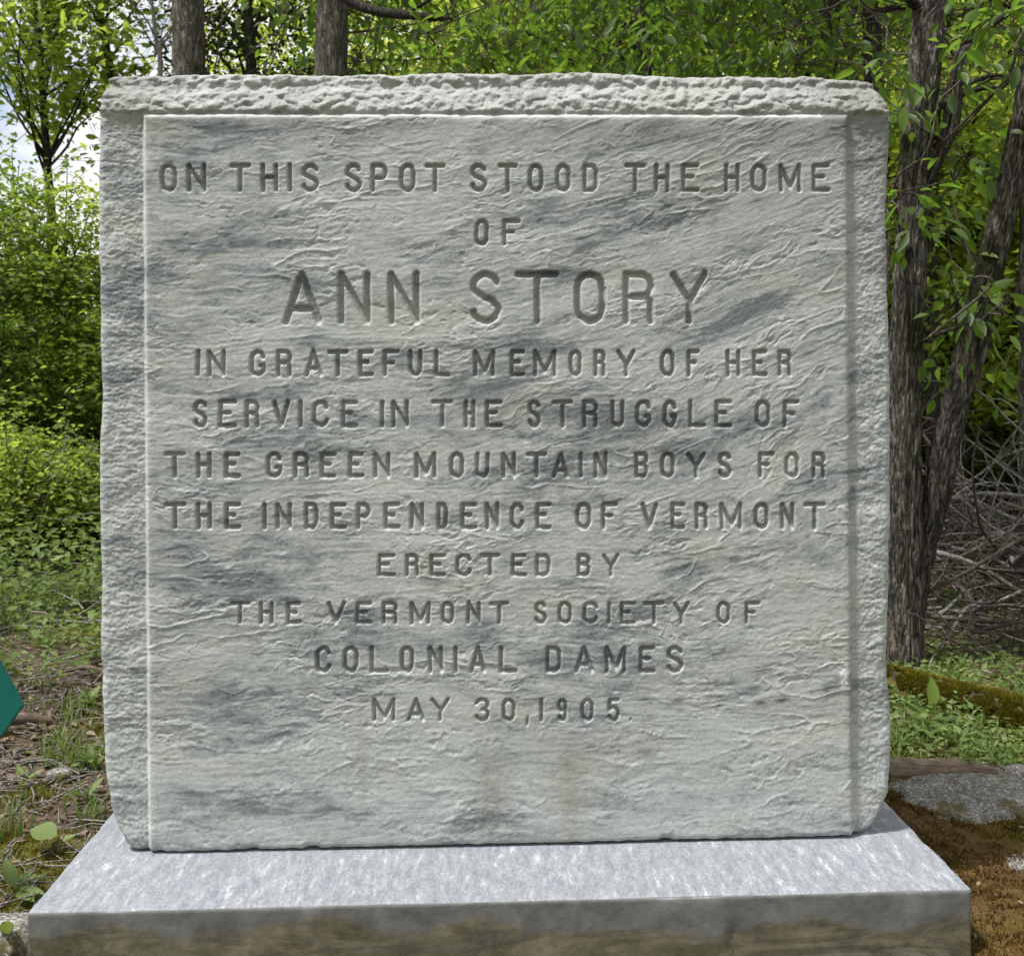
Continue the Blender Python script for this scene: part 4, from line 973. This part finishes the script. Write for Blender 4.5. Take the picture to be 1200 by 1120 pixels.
for k, (px, d, rx, h, key) in enumerate([(1160, 6.2, .7, 1.15, 'bush'), (1110, 7.2, .7, 1.3, 'far'), (1230, 6.6, .8, 1.5, 'far'), (1075, 6.5, .5, 1.0, 'bush'), (1320, 6.2, .9, 1.6, 'bush'), (1190, 8.4, 1.1, 2.0, 'far'), (1010, 7.5, .8, 1.3, 'bush'), (1290, 9.0, 1.2, 2.2, 'far')]):
    lab = ['low dark shrub behind the brush pile at the right', 'yellow green shrub seen between the leaning trunk and the pile', 'yellow green shrub behind the slim grey trunk at the right edge', 'small dark shrub at the foot of the leaning trunk', 'dark shrub outside the right frame edge', 'tall bright shrub at the back of the right clearing', 'shrub hidden behind the right end of the slab', 'tall bright shrub outside the right frame edge'][k]
    shrub_px(lab, px, d, rx, h, 3000 if k in (4, 6, 7) else 6500, 320 + k, key=key, size=0.042)

# =================================================================== GROUND COVER
def inplinth(x, y, m=0.0): return (np.abs(x) < PX + m) & (y > PY0 - m) & (y < PY0 + .58 + m)
def scatter(n, x0, x1, y0, y1, rg, dens=None, m=0.0):
    x = rg.uniform(x0, x1, n); y = rg.uniform(y0, y1, n); k = ~inplinth(x, y, m)
    if dens is not None: k &= rg.random(n) < dens(x, y)
    x, y = x[k], y[k]; return x, y, gz(x, y)
rg = np.random.default_rng(55)
mossd = lambda x, y: sst(-0.02, 0.22, f2(x * 2.6, y * 2.6, 3, 111))
# dead leaves and broken bits
parts = []
for (x0, x1, y0, y1, n) in [(-2.6, -.6, -1.0, 1.3, 15000), (-4, -.6, 1.3, 4, 5000), (.6, 3.0, -1.0, 1.6, 4200), (.6, 4, 1.6, 4, 4000), (-.7, .7, .5, 3, 1500), (.65, 1.4, -.9, .6, 2600)]:
    x, y, z = scatter(n, x0, x1, y0, y1, rg, lambda x, y: (1 - 0.75 * mossd(x, y)) * (1 - 0.75 * sst(.3, .6, x) * sst(1.1, .7, y)), 0.01); parts.append(np.stack([x, y, z + rg.uniform(0.0, .014, len(x))], -1))
pos = np.concatenate(parts); n = len(pos); M = orient(n, rg, 0.0, 0.4)
lsz = rg.uniform(.006, .034, n); near_ = np.hypot(pos[:, 0] - CAM[0], pos[:, 1] - CAM[1]) < 2.4; lsz = np.where(near_, lsz * .72, lsz); lsz = np.where((pos[:, 0] > .6) & near_, lsz * .45, lsz)
o = link('leaf_litter', leaf_mesh('leaf_litter', pos, M, lsz, LEAF['litter'], 'fold', rg)); tag(o, 'brown and bleached dead leaves strewn over the forest soil', 'leaf litter', kind='stuff')
# twigs
def twig_stuff(name, label, spec, mat, cat):
    B = Batch()
    for (x0, x1, y0, y1, n, l0, l1, r, hz) in spec:
        x, y, z = scatter(n, x0, x1, y0, y1, rg, None, 0.03)
        for a, b_, c in zip(x, y, z):
            ang = rg.uniform(0, 2 * np.pi); ln = rg.uniform(l0, l1); dd = np.array([math.cos(ang), math.sin(ang), rg.normal(0, .10)])
            p0 = np.array([a, b_, c + rg.uniform(.003, hz)]); p = np.array([p0, p0 + dd * ln * .5 + rg.normal(0, ln * .06, 3), p0 + dd * ln])
            if inplinth(p[2, 0], p[2, 1], .01): continue
            p[:, 2] = np.maximum(p[:, 2], c + .002); rr = r * rg.uniform(.5, 1.3); V, Fq = tube(p, rr, rr * .5, 4); B.add(V, Fq, rg.random())
    o = link(name, B.mesh(name, mat)); tag(o, label, cat, kind='stuff')
twig_stuff('twig_litter', 'grey and brown broken twigs scattered on the soil beside the monument', [(-2.4, -.62, -.8, 1.4, 2800, .02, .16, .002, .025), (.62, 2.8, -.6, 1.6, 250, .02, .12, .002, .015), (-4, -.7, 1.2, 3.6, 700, .05, .3, .003, .08), (.8, 4, 1.5, 3.5, 700, .05, .3, .003, .05)], M_twig, 'twigs')
# grass tufts
def grass():
    P = []; Mx = []; S = []
    for (x0, x1, y0, y1, n, hh) in [(-2.8, -.65, -.6, 1.3, 55, .05), (-4, -.6, 1.3, 3.4, 150, .10), (.7, 3, .5, 1.3, 420, .045), (-1.1, -.66, .3, 1.1, 22, .07), (.8, 4, 1.6, 3.0, 120, .09)]:
        x, y, z = scatter(n, x0, x1, y0, y1, rg, None, .03)
        for a, b_, c in zip(x, y, z):
            k = rg.integers(14, 34); P.append(np.stack([a + rg.normal(0, .022, k), b_ + rg.normal(0, .022, k), np.full(k, c - .004)], -1)); S.append(hh * rg.uniform(.5, 1.5, k))
    P = np.concatenate(P); S = np.concatenate(S); n = len(P)
    az = rg.uniform(0, 2 * np.pi, n); lean = rg.uniform(.1, .95, n); wid = .0020
    d = np.stack([np.cos(az), np.sin(az), 0 * az], -1); s = np.stack([-np.sin(az), np.cos(az), 0 * az], -1); up = np.array([0, 0, 1.0])
    V = []
    for u, w in ((0, 1), (.35, .9), (.7, .6), (1.0, .0)):
        c = P + S[:, None] * (up * (u * np.cos(lean * .5)[:, None] * (1 - .25 * u)) + d * (lean[:, None] * u * u * .9))
        V += [c - s * wid * w, c + s * wid * w] if w else [c]
    V = np.stack(V, 1)
    f4 = np.array([(0, 1, 3, 2), (2, 3, 5, 4)]); f3_ = np.array([(4, 5, 6)]); o7 = (np.arange(n) * 7)[:, None, None]
    o = link('grass', mesh('grass', V.reshape(-1, 3), [(f4[None] + o7).reshape(-1, 4), (f3_[None] + o7).reshape(-1, 3)], LEAF['grass'], True, rnd=np.repeat(rg.random(n), 7)))
    tag(o, 'short tufts of spring grass growing through the litter', 'grass', kind='stuff')
grass()
# small leafy herbs: dense at the left rear and along the right of the stone
parts = []; Ms = []; S = []
for (x0, x1, y0, y1, n, h0, h1, s) in [(-5.5, -.6, 1.9, 4.4, 2300, .04, .40, .040), (-3.5, -.6, 1.1, 2.4, 420, .02, .14, .034), (-2.4, -.65, -.7, 1.2, 70, .01, .05, .028), (.66, 3.4, .50, 1.6, 1300, .006, .05, .022), (.66, 2.2, .55, 1.1, 350, .004, .02, .018), (.8, 5, 1.7, 4.5, 600, .02, .16, .035)]:
    x, y, z = scatter(n, x0, x1, y0, y1, rg, None, .03); hh = rg.uniform(h0, h1, len(x)) * (0.6 + 0.6 * sst(-.3, .3, f2(x * 1.5, y * 1.5, 2, 161)))
    for a, b_, c, h in zip(x, y, z, hh):
        k = rg.integers(6, 16); t = rg.random(k) ** .5; sp = .012 + .035 * t + h * .15
        parts.append(np.stack([a + rg.normal(0, 1, k) * sp, b_ + rg.normal(0, 1, k) * sp, c + h * t + .004], -1)); S.append(s * rg.uniform(.55, 1.3, k))
pos = np.concatenate(parts); sz = np.concatenate(S); M = orient(len(pos), rg, -.05, .5)
o = link('low_herbs', leaf_mesh('low_herbs', pos, M, sz, LEAF['herb'], 'quad', rg)); tag(o, 'fresh green low herbs and seedlings carpeting the clearing edge', 'ground cover', kind='stuff')
# moss: short tufts where the soil is mossy; rust coloured beside the plinth
def tufts(name, key, x, y, hgt, label, wid=.0022):
    n = len(x); z = gz(x, y); P = np.stack([x, y, z - .002], -1); az = rg.uniform(0, 2 * np.pi, n)
    s = np.stack([np.cos(az), np.sin(az), 0 * az], -1) * wid; tip = np.stack([rg.normal(0, .35, n), rg.normal(0, .35, n), np.ones(n)], -1) * (hgt * rg.uniform(.5, 1.3, n))[:, None]
    V = np.stack([P - s, P + s, P + tip], 1).reshape(-1, 3)
    o = link(name, mesh(name, V, np.arange(3 * n).reshape(-1, 3), LEAF[key], False, rnd=np.repeat(rg.random(n), 3))); tag(o, label, 'moss', kind='stuff')
xs_, ys_ = [], []
x, y, z = scatter(150000, -1.8, -.62, -.8, 1.4, rg, lambda x, y: mossd(x, y)); xs_.append(x); ys_.append(y)
x, y, z = scatter(90000, -2.6, 2.8, -1.0, 1.8, rg, lambda x, y: mossd(x, y) * 0.9 * (1 - sst(.4, .6, x) * sst(1.0, .7, y)), .0)
xs_.append(x); ys_.append(y); x, y = np.concatenate(xs_), np.concatenate(ys_)
tufts('moss', 'moss', x, y, .009, 'olive and yellow moss cushions between the litter')
rm = lambda x, y: sst(.55, .66, x) * sst(1.35, .9, x + .45 * y + .10 * f2(x * 6, y * 6, 3, 171)) * (.35 + .65 * sst(-.35, .0, f2(x * 7, y * 7, 4, 172))) * sst(.9, .6, y)
x, y, z = scatter(220000, .55, 1.7, -1.2, .95, rg, rm, .0)
tufts('rusty_moss', 'rust', x, y, .007, 'rust brown moss blanket along the right side of the plinth')
mm = lambda x, y: sst(.05, .3, f2(x * 5 + 3, y * 5, 3, 173)) * sst(.75, .9, x)
x, y, z = scatter(90000, .7, 2.2, -1.2, 1.0, rg, mm, .0)
tufts('ledge_moss', 'moss', x, y, .009, 'olive moss patches on the granite ledge at the right')

# granite ledge and stones
def boulder(name, label, c, r, seed, mat, cat='rock', amp=0.18, sub=5, group=None):
    import bmesh
    bm = bmesh.new(); bmesh.ops.create_icosphere(bm, subdivisions=sub, radius=1.0); me = bpy.data.meshes.new(name); bm.to_mesh(me); bm.free()
    V = np.empty(len(me.vertices) * 3); me.vertices.foreach_get('co', V); V = V.reshape(-1, 3)
    k = f3(V[:, 0] * 1.4 + seed, V[:, 1] * 1.4, V[:, 2] * 1.4, 5, seed); V = V * (1 + amp * k)[:, None]; V = np.sign(V) * np.abs(V) ** 0.82
    V = V * np.array(r); me.vertices.foreach_set('co', V.astype(np.float32).ravel()); me.polygons.foreach_set('use_smooth', np.full(len(me.polygons), True)); me.materials.append(mat); me.update()
    o = link(name, me); o.location = c; tag(o, label, cat, group); return o
p = hit_ground(1118, 930); boulder('granite_boulder', 'flat pebbly grey granite boulder sunk in moss at the right of the slab', (p[0] + .04, p[1], p[2] - .062), (.30, .24, .088), 3, M_granite, sub=6)
p = hit_ground(1190, 1012); boulder('granite_boulder', 'small flat granite stone at the right edge, lower than the big boulder', (p[0] + .02, p[1], p[2] - .022), (.11, .06, .028), 9, M_granite)
p = hit_ground(1190, 915); boulder('granite_boulder', 'round grey stone beyond the flat boulder at the right edge', (p[0], p[1], p[2] + .004), (.035, .03, .028), 12, M_granite, sub=4)
p = hit_ground(4, 1118); boulder('granite_boulder', 'grainy grey stone at the bottom left corner against the plinth', (p[0] - .02, p[1] + .02, p[2] - .005), (.07, .06, .05), 15, M_granite)
p = hit_ground(70, 915); boulder('dark_stone', 'dark broken stone chip in the litter left of the slab', (p[0], p[1], p[2] + .01), (.03, .02, .018), 18, M_granite, sub=4)

# logs
def log(name, label, P0, P1, r0, r1, mat, seed, sag=0.0, cat='log', n=70, sides=28):
    P = np.array([P0, (np.array(P0) + P1) / 2 + [0, 0, sag], P1]); S = smooth_path(P, n)
    base = np.array(P0); V, Fq = tube_arrays(S - base, np.linspace(r0, r1, n) * (1 + 0.0 * S[:, 0]), sides, 0.28, seed, r0 * .16)
    V = V.reshape(n, sides, 3); 
    caps = []
    B = Batch(); B.add(V.reshape(-1, 3), Fq)
    for e, k in ((0, 0), (n - 1, 1)):
        ring = V[e]; cc = ring.mean(0); f = [(sides, (j + 1) % sides, j) if not k else (sides, j, (j + 1) % sides) for j in range(sides)]; B.add(np.vstack([ring, cc]), np.array(f))
    o = link(name, B.mesh(name, mat)); o.location = P0; tag(o, label, cat); return o
a = hit_ground(1000, 812); b = hit_ground(1230, 858)
log('mossy_log', 'fallen log coated with yellow green moss running from the slab to the right edge', (a[0], a[1], a[2] + .018), (b[0], b[1] + .0, b[2] + .008), .072, .055, M_logmoss, 7)
def log_moss(parent, P0, P1, r, n, seed, thr=-0.15):
    rgm = np.random.default_rng(seed); P0 = np.array(P0); P1 = np.array(P1); t = rgm.random(n); a = rgm.uniform(-.35, np.pi + .35, n)
    ax = (P1 - P0) / np.linalg.norm(P1 - P0); S_, B_ = frames(ax[None]); N_ = -np.cos(a)[:, None] * S_ * 1.0 + np.sin(a)[:, None] * np.array([0, 0, 1.0])
    k = f2(t * 9, a * 1.5, 3, seed) > thr; t, N_ = t[k], N_[k]; n = len(t)
    C0 = (P0 - P0) + (P1 - P0) * t[:, None] + N_ * (r[0] + (r[1] - r[0]) * t)[:, None] * 0.97; s = np.cross(N_, rgm.normal(0, 1, (n, 3))); s /= np.linalg.norm(s, axis=1, keepdims=True)
    tip = C0 + (N_ + rgm.normal(0, .35, (n, 3))) * rgm.uniform(.003, .008, n)[:, None]
    V = np.stack([C0 - s * .0018, C0 + s * .0018, tip], 1).reshape(-1, 3)
    o = link('moss_cover', mesh('moss_cover', V, np.arange(3 * n).reshape(-1, 3), LEAF['moss'], False, rnd=np.repeat(rgm.random(n), 3)), parent); o['kind'] = 'stuff'
lg = [o for o in C.objects if o.name == 'mossy_log'][0]
log_moss(lg, (a[0], a[1], a[2] + .018), (b[0], b[1], b[2] + .008), (.080, .06), 55000, 5)
a = hit_ground(1010, 908); b = hit_ground(1165, 912)
log('rotten_log', 'grey rotten slab of wood lying against the granite boulder', (a[0], a[1], a[2] + .01), (b[0], b[1], b[2] + .008), .032, .02, M_wood, 9)
for q, (p0, p1, r, lab) in enumerate([((78, 792), (128, 797), .009, 'pale straight broken stick poking from behind the slab on the left'), ((0, 702), (118, 737), .005, 'long thin grey branch lying across the green herbs at the left'), ((24, 735), (122, 738), .006, 'dark level stick lying below the long thin branch'), ((-10, 862), (60, 858), .016, 'dark rotting stick near the teal panel corner'), ((28, 812), (52, 795), .004, 'short slanting twig right of the teal panel')]):
    a = hit_ground(*p0); b = hit_ground(*p1); log('stick', lab, (a[0], a[1], a[2] + r + .01), (b[0], b[1], b[2] + r + .012), r, r * .7, M_wood if q in (0, 3) else M_twig, 40 + q, .01, 'stick', 20, 8)

# =================================================================== BRUSH PILE
def brush_pile():
    rgb = np.random.default_rng(77); c = at(1190, 449, 3.85); c[2] = gz(c[0], c[1]); root = tag(empty('brush_pile', c), 'tangled heap of cut grey branches and twigs behind the mossy log at the right', 'brush pile')
    protos_ = []
    for k in range(16):
        ln = 1.0; B = Batch(); p = grow((0, 0, 0), (1, 0, 0), ln, rgb, 9, 0.12, 0.0); V, Fq = tube(smooth_path(p, 16), 0.0085, 0.0032, 6, rough=.2, seed=k); B.add(V, Fq)
        for q in range(rgb.integers(1, 4)):
            j = rgb.integers(3, 9); pp = grow(p[j], p[j] - p[j - 1] + rgb.normal(0, .07, 3), rgb.uniform(.15, .4), rgb, 5, .2, 0); V, Fq = tube(pp, .0042, .0015, 4); B.add(V, Fq)
        protos_.append([B.mesh('branch', M_twig), B.mesh('branch', M_twig2)])
    for k in range(290):
        u = rgb.random(); x = rgb.uniform(-1.15, 1.5); y = rgb.uniform(-.75, 1.0); hmax = .44 * math.exp(-((y - .1) / .75) ** 2) * (1 - .10 * abs(x)) * (1 + .15 * math.sin(3 * x))
        z = hmax * rgb.random() ** .8; g = float(gz(c[0] + x, c[1] + y)) - c[2]
        dark = rgb.random() < .45
        o = link('branch', protos_[rgb.integers(16)][int(dark)], root); o.location = (x, y, g + z + .01)
        az = rgb.normal(0, .55) + (math.pi if rgb.random() < .5 else 0) if rgb.random() < .7 else rgb.uniform(0, 6.28)
        o.rotation_euler = (rgb.uniform(0, 6.28), rgb.normal(0, .22), az); s = rgb.uniform(.35, 1.15); t = rgb.uniform(.7, 1.6); o.scale = (s, s * t, s * t)
        if z > hmax * .8 and rgb.random() < .6: o.rotation_euler[1] = -abs(rgb.normal(.3, .35))
    B = Batch()
    for k in range(2600):
        x = rgb.uniform(-1.3, 1.7); y = rgb.uniform(-.85, 1.1); hmax = .40 * math.exp(-((y - .1) / .75) ** 2); z = hmax * rgb.random() ** 1.1 + float(gz(c[0] + x, c[1] + y)) - c[2]
        p = grow((x, y, z), rgb.normal(0, 1, 3) * [1, 1, .35], rgb.uniform(.1, .42), rgb, 4, .2, 0); r = rgb.uniform(.0012, .0034); V, Fq = tube(p, r, r * .5, 3); B.add(V, Fq)
    o = link('fine_twigs', B.mesh('fine_twigs', M_twig2), root); o['kind'] = 'stuff'
brush_pile()
# pale dead canes arching above the pile
dc = at(1170, 449, 3.9); dc[2] = gz(dc[0], dc[1]); cane = tag(empty('dead_canes', dc), 'thin bleached dead canes arching above the brush pile', 'dead canes')
rgd = np.random.default_rng(9)
for k in range(60):
    p0 = np.array([rgd.uniform(-.7, .9), rgd.uniform(-.1, .9), .22]); p = grow(p0, (rgd.normal(0, 1), rgd.normal(0, .4), rgd.uniform(.3, 1.2)), rgd.uniform(.4, .95), rgd, 9, .16, -.09)
    B = Batch(); V, Fq = tube(smooth_path(p, 18), .0038, .0013, 4); B.add(V, Fq)
    for q in range(2):
        j = rgd.integers(3, 8); pp = grow(p[j], p[j] - p[j - 1] + rgd.normal(0, .08, 3), .2, rgd, 4, .25, -.05); V, Fq = tube(pp, .002, .0009, 3); B.add(V, Fq)
    link('cane', B.mesh('cane', M_twig), cane)
# dead thicket twigs under the shrubs at the left
dl = at(70, 449, 4.9); dl[2] = gz(dl[0], dl[1]); cane2 = tag(empty('dead_twigs', dl), 'thin bare grey twigs in the dark gap under the left shrubs', 'dead twigs')
for k in range(26):
    p0 = np.array([rgd.uniform(-.35, .3), rgd.uniform(-.5, .3), rgd.uniform(.05, .3)]); p = grow(p0, (rgd.normal(0, 1), rgd.normal(0, .4), rgd.uniform(-.1, .9)), rgd.uniform(.25, .6), rgd, 8, .18, -.03)
    V, Fq = tube(smooth_path(p, 14), .0028, .001, 4); link('twig', mesh('twig', V, Fq, M_twig), cane2)

# =================================================================== SINGLE PLANTS
def plant(name, label, px, py, leaves, key='herb', stem=None, d=None):
    """leaves: (length, width scale, azimuth, elevation, height)"""
    p = hit_ground(px, py); root = tag(empty(name, p), label, 'plant')
    if stem:
        V, Fq = tube(smooth_path([(0, 0, -.01), (stem[1] * .4, 0, stem[0] * .55), (stem[1], 0, stem[0])], 8), .0022, .0012, 5); link('stem', mesh('stem', V, Fq, LEAF[key]), root)
    Vt, Ft = tmpl('ovate')
    for (ln, wd, az, el, h) in leaves:
        X = np.array([math.cos(R(az)) * math.cos(R(el)), math.sin(R(az)) * math.cos(R(el)), math.sin(R(el))]); up = np.array([0, -.35, 1.0]) if abs(el) < 70 else np.array([0, -1, .2]); Yv = np.cross(up, X); Yv /= np.linalg.norm(Yv); Z = np.cross(X, Yv)
        V = (Vt * [1, wd, 1]) @ np.stack([X, Yv, Z]) * ln + [X[0] * .006, X[1] * .006, h]; link('leaf', mesh('leaf', V, Ft, LEAF[key], True, rnd=np.full(len(V), rng.random() * .6 + .3)), root)
plant('broad_leaf_plant', 'young plant with one tall upright oval leaf in front of the mossy log', 1093, 852, [(.075, .8, 60, 76, .045), (.055, .9, 190, 25, .03), (.045, .9, 330, 15, .02), (.04, .9, 240, 30, .02)], 'bush', (.06, .004))
plant('heart_leaf_plant', 'single broad heart shaped leaf on a stalk in the litter at the lower left', 70, 1008, [(.052, 1.7, 175, 18, .045), (.022, 1.2, 20, 25, .035)], 'herb', (.045, 0))
rgp = np.random.default_rng(31)
for k, (px, py, nl, s, lab) in enumerate([(102, 945, 8, .035, 'low leafy weed close to the slab, beside the dark stone chip'), (30, 925, 9, .035, 'spreading green weed at the left edge above the stake shadow'), (20, 1060, 8, .05, 'long leafed weed at the left edge beside the plinth corner'), (112, 905, 8, .035, 'narrow leafed weed touching the left edge of the slab'), (105, 830, 9, .04, 'green clump under the pale broken stick'), (12, 1120, 6, .05, 'leafy weed in the bottom left corner'), (28, 640, 7, .05, 'broad leafed seedling in the rear herbs at far left'), (100, 640, 9, .05, 'taller light green seedling rising before the dark gap at the left'), (1060, 875, 9, .03, 'leafy weed beside the right edge of the slab'), (1168, 905, 10, .032, 'spreading cut leafed weed on the granite boulder edge'), (1170, 855, 9, .032, 'upright feathery weed near the right edge below the log'), (1125, 880, 9, .028, 'small pale weed halfway between slab and right edge'), (1185, 815, 8, .035, 'leafy weed behind the mossy log at the right edge')]):
    plant('weed', lab, px, py, [(s * rgp.uniform(.7, 1.3), rgp.uniform(.45, .9), rgp.uniform(0, 360), rgp.uniform(5, 65), rgp.uniform(.004, .03)) for _ in range(nl)], 'herb', (.03, 0))
# rosette of dark dried stalks by the plinth corner
# =================================================================== TEAL PANEL, WIRES
def teal():
    d = 1.62; P = [at(-120, 770, d), at(-2, 772, d), at(27, 826, d), at(2, 862, d), at(-118, 900, d)]
    P = np.array(P); ctr = P.mean(0); foot = np.array([ctr[0], ctr[1], float(gz(ctr[0], ctr[1]))]); root = tag(empty('garden_marker', foot), 'teal green painted sheet marker whose folded corner pokes in at the left edge', 'marker')
    off = np.array([0.002, .004, 0]); n = len(P); F0 = P - foot; F1 = F0 + off
    mid = (P[1] + P[4]) / 2
    V = np.vstack([F0, F1]); import bmesh
    bm = bmesh.new(); vs = [bm.verts.new(v) for v in V]; bm.faces.new(vs[:n]); bm.faces.new(vs[n:][::-1])
    for i in range(n): bm.faces.new((vs[i], vs[n + i], vs[n + (i + 1) % n], vs[(i + 1) % n]))
    bmesh.ops.recalc_face_normals(bm, faces=bm.faces); bmesh.ops.bevel(bm, geom=list(bm.edges), offset=.0012, segments=2, affect='EDGES')
    me = bpy.data.meshes.new('sheet'); bm.to_mesh(me); bm.free(); me.materials.append(M_teal); link('sheet', me, root)
    V, Fq = tube([(0, .009, -.05), (0, .009, .12), (0, .009, ctr[2] - foot[2] + .04)], .004, .004, 10); link('stake', mesh('stake', V, Fq, M_stake), root)
teal()
for k, (y0, y1, lab) in enumerate([(44, 52, 'upper of the two thin wires crossing behind the left sapling'), (93, 97, 'lower of the two thin wires crossing behind the left sapling')]):
    d = 9.0; a = at(-300, y0 - 6, d); b = at(420, y1 + 2, d); m = (a + b) / 2 - [0, 0, .03]; V, Fq = tube(smooth_path([a, m, b], 16), .004, .004, 5); o = link('overhead_wire', mesh('overhead_wire', V, Fq, M_wire)); tag(o, lab, 'wire')
